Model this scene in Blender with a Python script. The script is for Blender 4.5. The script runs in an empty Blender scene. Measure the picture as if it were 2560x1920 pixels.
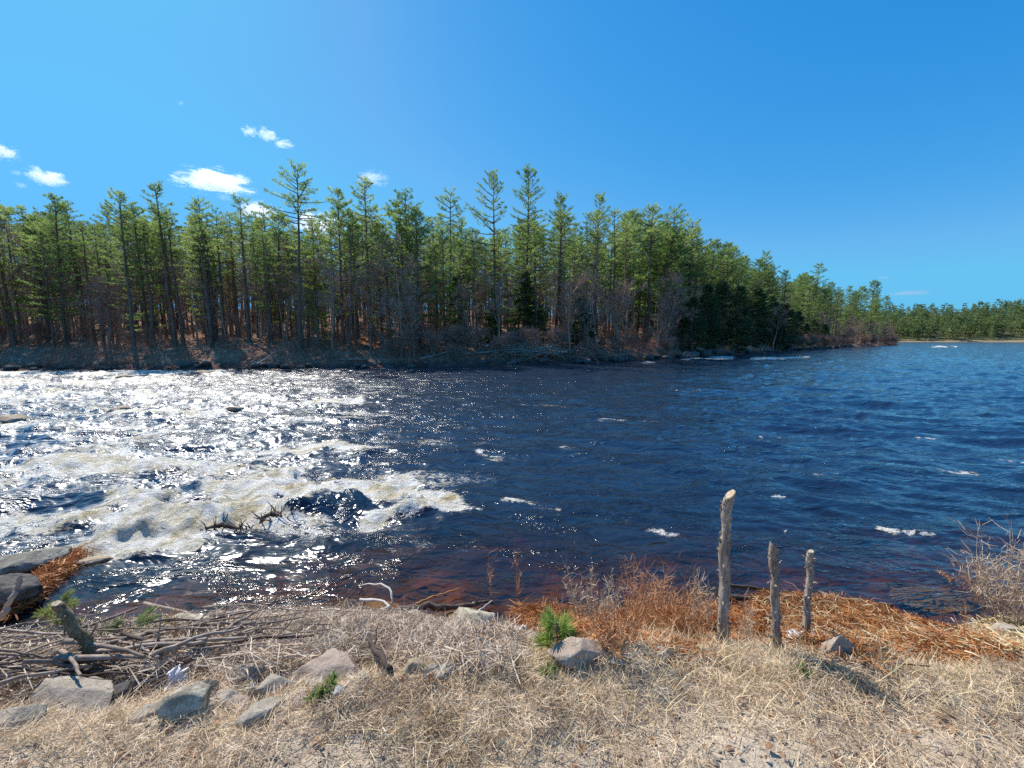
import bpy, math, random
import numpy as np
from mathutils import Vector, Matrix, Euler
R = math.radians
random.seed(7); rng = np.random.default_rng(7)
sc = bpy.context.scene
COL = sc.collection

# ------------------------------------------------------------------ camera, sky, sun, exposure
CAMH = 3.0            # camera above the water; the bank top is 1.4 m above the water
F = 1000.0            # focal length in pixels of the 2560 px wide photograph
HOR = 848.0           # horizon row
PIT = math.atan((960 - HOR) / F)
cam_d = bpy.data.cameras.new('camera'); cam = bpy.data.objects.new('camera', cam_d); COL.objects.link(cam)
cam.location = (0, 0, CAMH); cam.rotation_euler = (R(90) - PIT, 0, 0)
cam_d.sensor_width = 36; cam_d.lens = F / 2560 * 36; cam_d.clip_start = 0.05; cam_d.clip_end = 12000
sc.camera = cam

SUN_AZ, SUN_EL = R(-44), R(47)      # azimuth from +Y towards +X
w = bpy.data.worlds.new('World'); sc.world = w; w.use_nodes = True
nt = w.node_tree; bg = nt.nodes['Background']
sky = nt.nodes.new('ShaderNodeTexSky'); sky.sky_type = 'NISHITA'; sky.sun_disc = False
sky.sun_elevation = SUN_EL; sky.sun_rotation = SUN_AZ; sky.air_density = 1.0; sky.dust_density = 0.3; sky.ozone_density = 2.5
sc_ = nt.nodes.new('ShaderNodeSeparateColor'); cc_ = nt.nodes.new('ShaderNodeCombineColor'); nt.links.new(sky.outputs[0], sc_.inputs[0])
for i_, (k_, p_) in enumerate(((0.70, 2.0), (0.615, 0.76), (0.87, 0.38))):      # deep azure grade of the clear spring sky
    a_ = nt.nodes.new('ShaderNodeMath'); a_.operation = 'MULTIPLY'; a_.inputs[1].default_value = 0.178; nt.links.new(sc_.outputs[i_], a_.inputs[0])
    b_ = nt.nodes.new('ShaderNodeMath'); b_.operation = 'POWER'; b_.inputs[1].default_value = p_; nt.links.new(a_.outputs[0], b_.inputs[0])
    c_ = nt.nodes.new('ShaderNodeMath'); c_.operation = 'MULTIPLY'; c_.inputs[1].default_value = k_ / 0.15 / 1.366; nt.links.new(b_.outputs[0], c_.inputs[0])
    d_ = nt.nodes.new('ShaderNodeMath'); d_.operation = 'MINIMUM'; d_.inputs[1].default_value = (.14, .54, 9)[i_] / 0.15 / 1.366; nt.links.new(c_.outputs[0], d_.inputs[0])
    e_ = nt.nodes.new('ShaderNodeMath'); e_.operation = 'MAXIMUM'; e_.inputs[1].default_value = (.030, .0, .0)[i_] / 0.15 / 1.366; nt.links.new(d_.outputs[0], e_.inputs[0])
    nt.links.new(e_.outputs[0], cc_.inputs[i_])
nt.links.new(cc_.outputs[0], bg.inputs[0]); bg.inputs[1].default_value = 0.15
sun_d = bpy.data.lights.new('sun', 'SUN'); sun_d.energy = 4.9; sun_d.angle = R(0.5); sun_d.color = (1, 0.93, 0.83)
sun = bpy.data.objects.new('sun', sun_d); COL.objects.link(sun)
sdir = Vector((math.sin(SUN_AZ) * math.cos(SUN_EL), math.cos(SUN_AZ) * math.cos(SUN_EL), math.sin(SUN_EL)))
sun.rotation_euler = (-sdir).to_track_quat('-Z', 'Y').to_euler()
sc.view_settings.view_transform = 'Standard'; sc.view_settings.look = 'None'
sc.view_settings.exposure = 0.45; sc.view_settings.gamma = 1
sc.cycles.max_bounces = 6; sc.cycles.transparent_max_bounces = 12; sc.cycles.volume_bounces = 5
sc.cycles.caustics_reflective = False; sc.cycles.caustics_refractive = False
sc.cycles.sample_clamp_indirect = 4; sc.cycles.sample_clamp_direct = 14; sc.cycles.use_denoising = False

# ------------------------------------------------------------------ helpers
cp, sp_ = math.cos(PIT), math.sin(PIT)
def ray(px, py):
    u, v = px - 1280, py - 960
    return u, F * cp - v * sp_, -(v * cp + F * sp_)
def P(px, py, z=0.0):                       # point where the line of sight meets height z
    a, b, c = ray(px, py); t = (z - CAMH) / c
    return np.array((a * t, b * t, z))
def D(px, py, y):                           # point on the line of sight at distance y
    a, b, c = ray(px, py); t = y / b
    return np.array((a * t, y, CAMH + c * t))
def proj(x, y, z):
    zc = z - CAMH
    f = y * cp - zc * sp_; up = y * sp_ + zc * cp
    f = np.maximum(f, 1e-3)
    return 1280 + F * x / f, 960 - F * up / f

_tab = np.random.default_rng(3).random(65536)
def vn(x, y, s=0):
    xi = np.floor(x).astype(np.int64); yi = np.floor(y).astype(np.int64)
    fx = x - xi; fy = y - yi
    fx = fx * fx * fx * (fx * (fx * 6 - 15) + 10); fy = fy * fy * fy * (fy * (fy * 6 - 15) + 10)
    def h(a, b): return _tab[((a * 73856093) ^ (b * 19349663) ^ (s * 83492791)) & 65535]
    return (h(xi, yi) * (1 - fx) + h(xi + 1, yi) * fx) * (1 - fy) + (h(xi, yi + 1) * (1 - fx) + h(xi + 1, yi + 1) * fx) * fy - 0.5
def fbm(x, y, o=4, s=0, g=0.5):
    r = 0; a = 1.0; f = 1.0
    for i in range(o):
        r = r + a * vn(x * f + 17.3 * i, y * f - 9.1 * i, s + i); a *= g; f *= 2.03
    return r
def ss(e0, e1, x):
    t = np.clip((x - e0) / (e1 - e0), 0, 1); return t * t * (3 - 2 * t)

class MB:
    def __init__(s): s.v = []; s.f = []; s.m = []; s.n = 0
    def add(s, v, f, m=0):
        v = np.asarray(v, float); f = np.asarray(f, int)
        if len(v) == 0: return
        s.v.append(v); s.f.append(f + s.n); s.m.append(np.full(len(f), m)); s.n += len(v)
    def tube(s, path, rad, sides=5, m=0, cap=True, jit=0.0):
        p = np.asarray(path, float); k = len(p); rad = np.broadcast_to(np.asarray(rad, float), (k,))
        t = np.gradient(p, axis=0); t /= np.linalg.norm(t, axis=1)[:, None] + 1e-9
        ref = np.array((0, 0, 1.0)) if abs(t[0][2]) < 0.8 else np.array((1.0, 0, 0))
        a = np.cross(t, ref); a /= np.linalg.norm(a, axis=1)[:, None] + 1e-9
        b = np.cross(t, a)
        an = np.arange(sides) / sides * 2 * math.pi
        rr = rad[:, None] * (1 + (rng.random((k, sides)) - .5) * jit)
        v = p[:, None, :] + (a[:, None, :] * np.cos(an)[None, :, None] + b[:, None, :] * np.sin(an)[None, :, None]) * rr[:, :, None]
        v = v.reshape(-1, 3)
        i = np.arange(k - 1)[:, None] * sides; j = np.arange(sides)[None, :]; j2 = (j + 1) % sides
        f = np.stack([i + j, i + j2, i + j2 + sides, i + j + sides], -1).reshape(-1, 4)
        s.add(v, f, m)
        if cap:
            n0 = s.n
            s.add(np.vstack([v[-sides:], p[-1:], v[:sides], p[:1]]),
                  [(q, (q + 1) % sides, sides) for q in range(sides)] + [(sides + 1 + (q + 1) % sides, sides + 1 + q, 2 * sides + 1) for q in range(sides)], m)
    def kites(s, base, d, width, m=0, nrm=None):      # one narrow leaf per row
        base = np.asarray(base, float); d = np.asarray(d, float); n = len(base)
        if n == 0: return
        if nrm is None: nrm = rng.normal(size=(n, 3))
        sd = np.cross(d, nrm); sd /= np.linalg.norm(sd, axis=1)[:, None] + 1e-9
        sd *= (np.broadcast_to(np.asarray(width, float), (n,)) / 2)[:, None]
        mid = base + d * 0.45
        v = np.stack([base, mid + sd, base + d, mid - sd], 1).reshape(-1, 3)
        s.add(v, np.arange(4 * n).reshape(n, 4), m)
    def strips(s, base, mid, tip, width, m=0, taper=0.35):   # bent blades: two quads
        n = len(base); d = tip - base
        sd = np.cross(d, rng.normal(size=(n, 3))); sd /= np.linalg.norm(sd, axis=1)[:, None] + 1e-9
        sd *= (np.broadcast_to(np.asarray(width, float), (n,)) / 2)[:, None]
        v = np.stack([base - sd, base + sd, mid - sd, mid + sd, tip - sd * taper, tip + sd * taper], 1).reshape(-1, 3)
        i = np.arange(n)[:, None] * 6
        f = np.concatenate([i + np.array([[0, 1, 3, 2]]), i + np.array([[2, 3, 5, 4]])], 0)
        s.add(v, f, m)
    def arrays(s): return np.vstack(s.v), s.f, s.m
    def build(s, name, mats, parent=None, smooth=False, link=True):
        me = bpy.data.meshes.new(name)
        v = np.vstack(s.v); me.vertices.add(len(v)); me.vertices.foreach_set('co', v.ravel())
        nl = sum(f.size for f in s.f); npol = sum(len(f) for f in s.f)
        me.loops.add(nl); me.polygons.add(npol)
        me.loops.foreach_set('vertex_index', np.concatenate([f.ravel() for f in s.f]).astype(np.int32))
        tot = np.concatenate([np.full(len(f), f.shape[1]) for f in s.f])
        st = np.concatenate([[0], np.cumsum(tot)[:-1]])
        me.polygons.foreach_set('loop_start', st.astype(np.int32))
        me.polygons.foreach_set('material_index', np.concatenate(s.m).astype(np.int32))
        if smooth: me.polygons.foreach_set('use_smooth', np.ones(npol, bool))
        if not isinstance(mats, (list, tuple)): mats = [mats]
        for m in mats: me.materials.append(m)
        me.update(calc_edges=True); me.validate()
        o = bpy.data.objects.new(name, me); COL.objects.link(o)
        if parent: o.parent = parent
        return o
def tag(o, label, cat, group=None, kind=None):
    o['label'] = label; o['category'] = cat
    if group: o['group'] = group
    if kind: o['kind'] = kind
    return o
def empty(name, loc, rz=0, s=1, tilt=(0, 0)):
    o = bpy.data.objects.new(name, None); COL.objects.link(o); o.empty_display_size = .2
    o.location = tuple(map(float, loc)); o.rotation_euler = (tilt[0], tilt[1], rz); o.scale = (s, s, s) if np.isscalar(s) else s
    return o
def grid_mesh(name, X, Y, Z, mat, attrs=None, smooth=True):
    ny, nx = X.shape
    mb = MB(); v = np.stack([X, Y, Z], -1).reshape(-1, 3)
    i = np.arange(ny - 1)[:, None] * nx + np.arange(nx - 1)[None, :]
    f = np.stack([i, i + 1, i + nx + 1, i + nx], -1).reshape(-1, 4)
    mb.add(v, f); o = mb.build(name, mat, smooth=smooth)
    for k, a in (attrs or {}).items():
        at = o.data.attributes.new(k, 'FLOAT', 'POINT'); at.data.foreach_set('value', a.ravel().astype(np.float32))
    return o

# ------------------------------------------------------------------ materials
class NM:
    def __init__(s, name):
        s.m = bpy.data.materials.new(name); s.m.use_nodes = True; s.t = s.m.node_tree; s.t.nodes.clear()
        s.out = s.n('OutputMaterial')
    def n(s, t, **k):
        x = s.t.nodes.new('ShaderNode' + t)
        for a, b in k.items():
            if hasattr(x, a): setattr(x, a, b)
        return x
    def l(s, a, b): s.t.links.new(a, b)
    def geo(s): return s.n('NewGeometry').outputs['Position']
    def obj(s): return s.n('TexCoord').outputs['Object']
    def mapping(s, v, sc=(1, 1, 1), rot=(0, 0, 0)):
        x = s.n('Mapping'); x.inputs['Scale'].default_value = sc; x.inputs['Rotation'].default_value = rot; s.l(v, x.inputs[0]); return x.outputs[0]
    def noise(s, v, scale, detail=4, rough=.55, dist=0):
        x = s.n('TexNoise'); x.inputs['Scale'].default_value = scale; x.inputs['Detail'].default_value = detail
        x.inputs['Roughness'].default_value = rough; x.inputs['Distortion'].default_value = dist; s.l(v, x.inputs['Vector']); return x.outputs[0]
    def math(s, op, a, b=None, clamp=False):
        x = s.n('Math', operation=op); x.use_clamp = clamp
        for i, q in enumerate((a, b)):
            if q is None: continue
            if isinstance(q, (int, float)): x.inputs[i].default_value = q
            else: s.l(q, x.inputs[i])
        return x.outputs[0]
    def ramp(s, v, stops):
        x = s.n('ValToRGB'); e = x.color_ramp.elements
        while len(e) < len(stops): e.new(.5)
        for i, (p, c) in enumerate(stops): e[i].position = p; e[i].color = (*c, 1) if len(c) == 3 else c
        s.l(v, x.inputs[0]); return x.outputs[0]
    def mrange(s, v, a, b, c=0, d=1):
        x = s.n('MapRange'); x.interpolation_type = 'SMOOTHSTEP'
        for i, q in enumerate((a, b, c, d)): x.inputs[i + 1].default_value = q
        s.l(v, x.inputs[0]); return x.outputs[0]
    def mix(s, f, a, b, bt='MIX'):
        x = s.n('Mix', data_type='RGBA', blend_type=bt)
        for i, q in ((0, f), (6, a), (7, b)):
            if isinstance(q, (int, float)): x.inputs[i].default_value = q
            elif isinstance(q, tuple): x.inputs[i].default_value = (*q, 1)
            else: s.l(q, x.inputs[i])
        return x.outputs[2]
    def attr(s, name): x = s.n('Attribute'); x.attribute_name = name; return x.outputs['Fac']
    def bump(s, h, st, d, nrm=None):
        x = s.n('Bump'); x.inputs['Strength'].default_value = st; x.inputs['Distance'].default_value = d; s.l(h, x.inputs['Height'])
        if nrm: s.l(nrm, x.inputs['Normal'])
        return x.outputs[0]
    def bsdf(s, col, rough=.9, nrm=None, spec=.3):
        x = s.n('BsdfPrincipled'); x.inputs['Roughness'].default_value = rough; x.inputs['Specular IOR Level'].default_value = spec
        if isinstance(col, tuple): x.inputs['Base Color'].default_value = (*col, 1)
        else: s.l(col, x.inputs['Base Color'])
        if nrm: s.l(nrm, x.inputs['Normal'])
        return x
    def done(s, sh): s.l(sh, s.out.inputs['Surface']); return s.m

def mat_simple(name, stops, scale, rough=.9, bump=(0, 0), detail=5, stretch=(1, 1, 1), use_obj=True, spec=.25, rnd=0.0):
    n = NM(name); v = n.mapping(n.obj() if use_obj else n.geo(), stretch)
    f = n.noise(v, scale, detail, .62); c = n.ramp(f, stops)
    if rnd:
        oi = n.n('ObjectInfo'); k = n.math('ADD', n.math('MULTIPLY', oi.outputs['Random'], rnd), 1 - rnd / 2)
        x = n.n('HueSaturation'); n.l(k, x.inputs['Value']); n.l(c, x.inputs['Color']); c = x.outputs[0]
    nm = n.bump(n.noise(v, scale * 3, 6, .65), bump[0], bump[1]) if bump[0] else None
    return n.done(n.bsdf(c, rough, nm, spec).outputs[0])
def mat_leaf(name, ca, cb, scale=.8, trans=.35, rnd=.3, hue=.03):
    n = NM(name); v = n.geo()
    f = n.noise(v, scale, 3, .6); c = n.ramp(f, [(.32, ca), (.68, cb)])
    oi = n.n('ObjectInfo'); x = n.n('HueSaturation')
    n.l(n.math('ADD', n.math('MULTIPLY', oi.outputs['Random'], rnd), 1 - rnd / 2), x.inputs['Value'])
    n.l(n.math('ADD', n.math('MULTIPLY', oi.outputs['Random'], -hue), .5 + hue / 2), x.inputs['Hue'])
    n.l(c, x.inputs['Color'])
    d = n.bsdf(x.outputs[0], .6, None, .3); t = n.n('BsdfTranslucent'); n.l(x.outputs[0], t.inputs[0])
    mx = n.n('MixShader'); mx.inputs[0].default_value = trans; n.l(d.outputs[0], mx.inputs[1]); n.l(t.outputs[0], mx.inputs[2])
    return n.done(mx.outputs[0])

M = {}
M['needle'] = mat_leaf('pine_needles', (.14, .22, .06), (.38, .50, .14), .6, trans=.58)
M['needle_far'] = mat_leaf('pine_needles_far', (.13, .19, .07), (.32, .39, .14), .12, trans=.4)  # haze of the far hill is put into this needle colour
M['needle_dark'] = mat_leaf('hemlock_needles', (.075, .125, .055), (.19, .25, .095), .8, .45, .3)
M['needle_bright'] = mat_leaf('sapling_needles', (.14, .21, .04), (.26, .33, .06), 1.2, .4)
M['needle_near'] = mat_leaf('seedling_needles', (.17, .23, .06), (.34, .40, .13), 9, .35)
M['needle_young'] = mat_leaf('young_needles', (.24, .33, .07), (.44, .54, .14), 9, .4)  # brighter yellow-green of the young pine seedling itself
M['bark_pine'] = mat_simple('pine_bark', [(.3, (.085, .062, .045)), (.7, (.24, .18, .14))], 3, .95, (.6, .05), stretch=(1, 1, .25), rnd=.5)
M['bark_grey'] = mat_simple('grey_bark', [(.3, (.24, .155, .115)), (.7, (.46, .325, .25))], 3, .95, (.4, .03), stretch=(1, 1, .3), rnd=.5)
M['twig_far'] = mat_simple('brush_twigs', [(.3, (.24, .125, .085)), (.7, (.52, .32, .23))], .5, .95, use_obj=False)
M['log'] = mat_simple('weathered_wood', [(.3, (.24, .20, .16)), (.7, (.50, .44, .37))], 6, .9, (.5, .02), stretch=(1, 1, 1), rnd=.3)
M['stick'] = mat_simple('stick_wood', [(.3, (.13, .095, .07)), (.55, (.30, .24, .19)), (.8, (.48, .42, .36))], 14, .85, (.5, .004), rnd=.5)
M['stick_dark'] = mat_simple('dark_stick_wood', [(.3, (.035, .025, .02)), (.8, (.14, .10, .08))], 18, .8, (.6, .005), rnd=.3)
M['root'] = mat_simple('bleached_root', [(.3, (.42, .38, .35)), (.8, (.68, .64, .6))], 12, .8, (.3, .003))
M['cut'] = mat_simple('cut_wood', [(.3, (.30, .23, .15)), (.7, (.58, .47, .33))], 60, .85, (.4, .002))
M['straw'] = mat_leaf('dry_straw', (.48, .35, .22), (.88, .72, .51), 9, .15, .1, 0)
M['straw_grey'] = mat_leaf('grey_twigs', (.27, .19, .125), (.70, .57, .43), 11, .05, .1, 0)
M['straw_gold'] = mat_leaf('golden_straw', (.56, .43, .22), (.84, .72, .46), 9, .15, .1, 0)
M['straw_old'] = mat_leaf('old_straw', (.26, .17, .10), (.56, .42, .28), 6, .1, .1, 0)
M['reed_wet'] = mat_leaf('wet_reeds', (.26, .085, .025), (.58, .27, .09), 7, .1, .1, 0)
M['shrub'] = mat_leaf('shrub_twigs', (.38, .16, .065), (.64, .37, .19), 5, .1, .2, 0)
M['shrub_grey'] = mat_leaf('grey_shrub_twigs', (.32, .22, .15), (.58, .47, .35), 5, .05, .2, 0)
M['dead_leaf'] = mat_leaf('dead_leaves', (.22, .10, .05), (.45, .27, .15), 20, .2, .5, .03)
M['plastic'] = mat_simple('white_plastic', [(.3, (.62, .64, .68)), (.7, (.85, .86, .88))], 30, .35, (.4, .01), spec=.5)

def rock_mat(name, a, b, c, scale=5, moss=None, lich=None):
    n = NM(name); v = n.obj()
    f = n.noise(v, scale, 8, .7); col = n.ramp(f, [(.3, a), (.52, b), (.72, c)])
    sp = n.noise(v, scale * 14, 3, .8); col = n.mix(n.mrange(sp, .52, .7, 0, .5), col, tuple(q * .45 for q in a))
    if lich: col = n.mix(n.mrange(n.noise(v, scale * 1.6, 6, .7), .46, .54), col, lich)
    vo = n.n('TexVoronoi', feature='DISTANCE_TO_EDGE'); vo.inputs['Scale'].default_value = scale * .9
    wv = n.n('VectorMath', operation='ADD'); n.l(v, wv.inputs[0]); nz = n.n('TexNoise'); nz.inputs['Scale'].default_value = scale * 2; nz.inputs['Detail'].default_value = 5; n.l(v, nz.inputs['Vector'])
    sv = n.n('VectorMath', operation='SCALE'); sv.inputs['Scale'].default_value = .9 / scale; n.l(nz.outputs['Color'], sv.inputs[0]); n.l(sv.outputs[0], wv.inputs[1]); n.l(wv.outputs[0], vo.inputs['Vector'])
    cr = n.mrange(vo.outputs['Distance'], 0, .022, 1, 0); cr = n.math('MULTIPLY', cr, n.mrange(n.noise(v, scale * 1.3, 2), .5, .6)); col = n.mix(n.math('MULTIPLY', cr, .8), col, tuple(q * .3 for q in a))
    st_ = n.noise(v, scale * .8, 4, .6); col = n.mix(n.mrange(st_, .55, .68, 0, .5), col, tuple(q * .75 for q in a))
    nm = n.bump(n.noise(v, scale * 2.5, 10, .72), .9, .04); nm = n.bump(n.math('MULTIPLY', cr, -1), .7, .01, nm)
    nm = n.bump(n.noise(v, scale * 16, 5, .8), .5, .004, nm)
    return n.done(n.bsdf(col, .85, nm, .3).outputs[0])
M['rock_grey'] = rock_mat('grey_granite', (.26, .22, .17), (.45, .39, .31), (.64, .57, .46))
M['rock_ledge'] = rock_mat('ledge_rock', (.07, .07, .055), (.21, .20, .16), (.48, .46, .39), 3.5)
M['rock_pink'] = rock_mat('pinkish_granite', (.28, .21, .16), (.48, .38, .30), (.66, .55, .44))
M['rock_tan'] = rock_mat('tan_rock', (.26, .19, .12), (.44, .34, .23), (.58, .47, .34))
M['rock_lichen'] = rock_mat('lichen_rock', (.20, .16, .11), (.39, .33, .24), (.54, .47, .36), 5, lich=(.56, .51, .38))
M['rock_dark'] = rock_mat('dark_wet_rock', (.05, .045, .04), (.12, .11, .10), (.24, .23, .21), 4)
M['rock_white'] = rock_mat('pale_rock', (.42, .42, .42), (.60, .60, .59), (.74, .74, .73))
M['rock_under'] = rock_mat('algae_rock', (.22, .17, .05), (.42, .34, .12), (.55, .48, .20))

# ground materials
def ground_mat():
    n = NM('bank_soil'); v = n.geo()
    big = n.noise(v, .9, 4, .6); mid = n.noise(v, 7, 6, .7); fine = n.noise(v, 60, 4, .8)
    soil = n.ramp(mid, [(.28, (.24, .19, .14)), (.5, (.40, .31, .22)), (.75, (.56, .46, .35))])
    grav = n.ramp(fine, [(.3, (.26, .23, .19)), (.5, (.43, .35, .26)), (.72, (.62, .52, .40))])
    col = n.mix(n.mrange(big, .42, .6), soil, grav)
    sep = n.n('SeparateXYZ'); n.l(v, sep.inputs[0])
    wet = n.mrange(sep.outputs[2], .03, .35, 1, 0)
    col = n.mix(wet, col, (.16, .085, .035))
    bed = n.ramp(n.noise(v, 1.1, 5, .65), [(.3, (.05, .035, .02)), (.5, (.13, .075, .03)), (.72, (.36, .15, .045))])
    col = n.mix(n.mrange(sep.outputs[2], -.1, .02, 1, 0), col, bed)
    vo = n.n('TexVoronoi'); vo.inputs['Scale'].default_value = 45; n.l(v, vo.inputs['Vector'])
    nm = n.bump(mid, .6, .05); nm = n.bump(fine, .8, .008, nm); nm = n.bump(vo.outputs['Distance'], .5, .006, nm)
    return n.done(n.bsdf(col, .95, nm, .2).outputs[0])
M['ground'] = ground_mat()
def far_ground_mat():
    n = NM('leaf_litter_ground'); v = n.geo()
    a = n.noise(v, .35, 5, .65); b = n.noise(v, 2.2, 6, .75)
    lit = n.ramp(b, [(.3, (.20, .10, .06)), (.5, (.37, .245, .165)), (.72, (.60, .43, .30))])
    dk = n.ramp(b, [(.3, (.20, .09, .055)), (.7, (.46, .25, .16))])
    col = n.mix(n.mrange(a, .4, .58), dk, lit)
    sep = n.n('SeparateXYZ'); n.l(v, sep.inputs[0])
    rockc = n.ramp(n.noise(v, 1.3, 8, .75), [(.3, (.06, .035, .028)), (.6, (.19, .115, .09)), (.78, (.36, .25, .20))])
    col = n.mix(n.mrange(n.math('ADD', sep.outputs[2], n.math('MULTIPLY', a, .8)), .6, 1.2, 1, 0), col, rockc)
    nm = n.bump(b, 1, .4)
    return n.done(n.bsdf(col, .95, nm, .1).outputs[0])
M['far_ground'] = far_ground_mat()
def hill_mat():
    n = NM('far_hill_ground'); v = n.geo()
    b = n.noise(v, .15, 5, .7)
    col = n.ramp(b, [(.35, (.06, .09, .03)), (.65, (.15, .14, .07))])
    sep = n.n('SeparateXYZ'); n.l(v, sep.inputs[0])
    col = n.mix(n.mrange(sep.outputs[2], 1.2, 3.0, 1, 0), col, (.27, .21, .13))
    return n.done(n.bsdf(col, .95, None, .1).outputs[0])
M['hill'] = hill_mat()

def water_mat():
    n = NM('river_water'); v = n.geo()
    foam = n.attr('foam'); dep = n.attr('wdepth'); turb = n.attr('turb')
    vm = n.mapping(v, (1, 2.0, 1), (0, 0, R(-14)))
    r1 = n.noise(vm, 1.1, 3, .5, .5); r2 = n.noise(vm, 4.2, 2.5, .5, .8); r3 = n.noise(vm, 15, 1, .5, .4)
    cl = n.mrange(n.noise(n.mapping(v, (1, 2.2, 1), (0, 0, R(20))), .55, 5, .7, 1.2), .50, .66, .17, 1.30)      # gusts and eddies roughen some patches only
    h = n.math('ADD', n.math('MULTIPLY', r1, .62), n.math('MULTIPLY', n.math('MULTIPLY', r2, cl), .20))
    h = n.math('ADD', h, n.math('MULTIPLY', n.math('MULTIPLY', r3, cl), .022))
    st = n.math('MULTIPLY', n.math('ADD', n.math('MULTIPLY', turb, .50), .29), h)
    nm = n.bump(st, 1.0, .42)
    fn = n.noise(n.mapping(v, (1, 1.5, 1)), 2.6, 9, .72, 1.2); fn2 = n.noise(v, 22, 5, .75, .5)
    # lacy foam: filaments that close up where there is more foam
    def fil(x): return n.math('SUBTRACT', 1, n.math('MULTIPLY', n.math('ABSOLUTE', n.math('SUBTRACT', x, .5)), 5.5))
    fa = fil(n.noise(n.mapping(v, (1, 1.7, 1), (0, 0, R(8))), 1.5, 5, .62, 1.6)); fb_ = fil(n.noise(n.mapping(v, (1, 1.5, 1)), 5.5, 4, .65, 1.0))
    fc_ = n.math('MULTIPLY', n.math('SUBTRACT', fn2, .5), 3.0)
    pat = n.math('ADD', n.math('ADD', n.math('MULTIPLY', fa, .42), n.math('MULTIPLY', fb_, .42)), n.math('MULTIPLY', fc_, .30))
    fsum = n.math('ADD', pat, n.math('MULTIPLY', n.math('SUBTRACT', foam, 1), 1.25))
    ff = n.mrange(fsum, -.15, .16)
    nf = n.bump(n.math('ADD', fn, n.math('MULTIPLY', fn2, .5)), 1.0, .12)
    fr = n.n('Fresnel'); fr.inputs['IOR'].default_value = 1.33; n.l(nm, fr.inputs['Normal'])
    gl = n.n('BsdfGlossy'); n.l(n.math('ADD', n.math('MULTIPLY', turb, .14), .095), gl.inputs['Roughness']); n.l(nm, gl.inputs['Normal'])
    gl.inputs['Color'].default_value = (.95, .97, 1, 1)
    tr = n.n('BsdfTransparent'); tr.inputs[0].default_value = (.80, .62, .42, 1)
    body = n.n('BsdfDiffuse'); body.inputs[0].default_value = (.011, .026, .056, 1); n.l(nm, body.inputs['Normal'])
    op = n.math('SUBTRACT', 1, n.math('POWER', 2.718, n.math('MULTIPLY', dep, -2.6)))
    m1 = n.n('MixShader'); n.l(op, m1.inputs[0]); n.l(tr.outputs[0], m1.inputs[1]); n.l(body.outputs[0], m1.inputs[2])
    m2 = n.n('MixShader'); n.l(n.math('MULTIPLY', fr.outputs[0], 1.15, True), m2.inputs[0]); n.l(m1.outputs[0], m2.inputs[1]); n.l(gl.outputs[0], m2.inputs[2])
    fc = n.ramp(n.noise(v, 1.8, 7, .7, .8), [(.34, (.40, .31, .15)), (.44, (.64, .57, .41)), (.57, (.85, .83, .76))])
    fo = n.bsdf(fc, .55, nf, .4)
    m3 = n.n('MixShader'); n.l(ff, m3.inputs[0]); n.l(m2.outputs[0], m3.inputs[1]); n.l(fo.outputs[0], m3.inputs[2])
    return n.done(m3.outputs[0])
M['water'] = water_mat()

# ------------------------------------------------------------------ near bank
brink_px = [(0, 1835), (300, 1812), (600, 1790), (750, 1752), (900, 1722), (1100, 1690), (1300, 1662), (1600, 1640), (1800, 1620), (2000, 1645), (2200, 1655), (2400, 1690), (2560, 1705)]
shore_px = [(0, 1650), (200, 1632), (400, 1578), (640, 1550), (850, 1528), (1050, 1545), (1150, 1570), (1280, 1596), (1400, 1600), (1500, 1612), (1650, 1640), (1800, 1612), (2000, 1612), (2200, 1640), (2400, 1636), (2500, 1622), (2560, 1612)]
br = np.array([P(a, b, 1.4) for a, b in brink_px]); sh = np.array([P(a, b, 0) for a, b in shore_px])
def gz(x, y, detail=True):
    x = np.asarray(x, float); y = np.asarray(y, float)
    yb = np.interp(x, br[:, 0], br[:, 1]); ys = np.interp(x, sh[:, 0], sh[:, 1])
    ys = ys + .12 * fbm(x * 1.3, y * .5, 3, 5)
    t = (y - yb) / np.maximum(ys - yb, .3)
    top = 1.4 + .02 * (yb - y).clip(-1, 3)
    z = np.where(t < 0, top, np.where(t < 1, 1.4 * (1 - np.clip(t, 0, 1) ** 1.15), 0))
    o = (y - ys).clip(0, None)
    bed = -(.16 * o + .09 * np.clip(o - 3, 0, None)).clip(0, 2.2)
    z = z + np.where(t >= 1, bed, 0)
    k = ss(-.5, .4, t) * (1 - ss(1.0, 1.6, t))
    if detail:
        z = z + k * .16 * fbm(x * 2.2, y * 2.2, 4, 11) + .035 * fbm(x * 3, y * 3, 4, 21) + .012 * fbm(x * 17, y * 17, 2, 31) * (z > -.5)
        z = z + .25 * fbm(x * .25, y * .25, 2, 41) * ss(3, 12, np.hypot(x, y)) * (y < 3)
    return z
def G(px, py, up=0.0):                      # line of sight on the near bank
    a, b, c = ray(px, py); t = np.linspace(1.2, 9, 900) / b
    x, y, z = a * t, b * t, CAMH + c * t
    k = np.argmax(z <= gz(x, y)); 
    if z[k] > gz(x[k], y[k]): k = len(t) - 1
    if z[k] < 0: return P(px, py, 0) + np.array((0, 0, up))
    return np.array((x[k], y[k], z[k] + up))
def spaced(lo, hi, c0, c1, fine, g=1.12):
    m = list(np.arange(c0, c1, fine)); s = fine; q = m[-1]
    while q < hi: s *= g; q += s; m.append(q)
    s = fine; q = c0
    while q > lo: s *= g; q -= s; m.insert(0, q)
    return np.array(m)
gx = spaced(-600, 900, -6, 6, .035); gy = spaced(-300, 22, 0.8, 6.5, .03, 1.1)
X, Y = np.meshgrid(gx, gy)
near = grid_mesh('ground', X, Y, gz(X, Y), M['ground']); near['kind'] = 'structure'
near['label'] = 'pale stony soil of the near river bank under dry grass'

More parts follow.
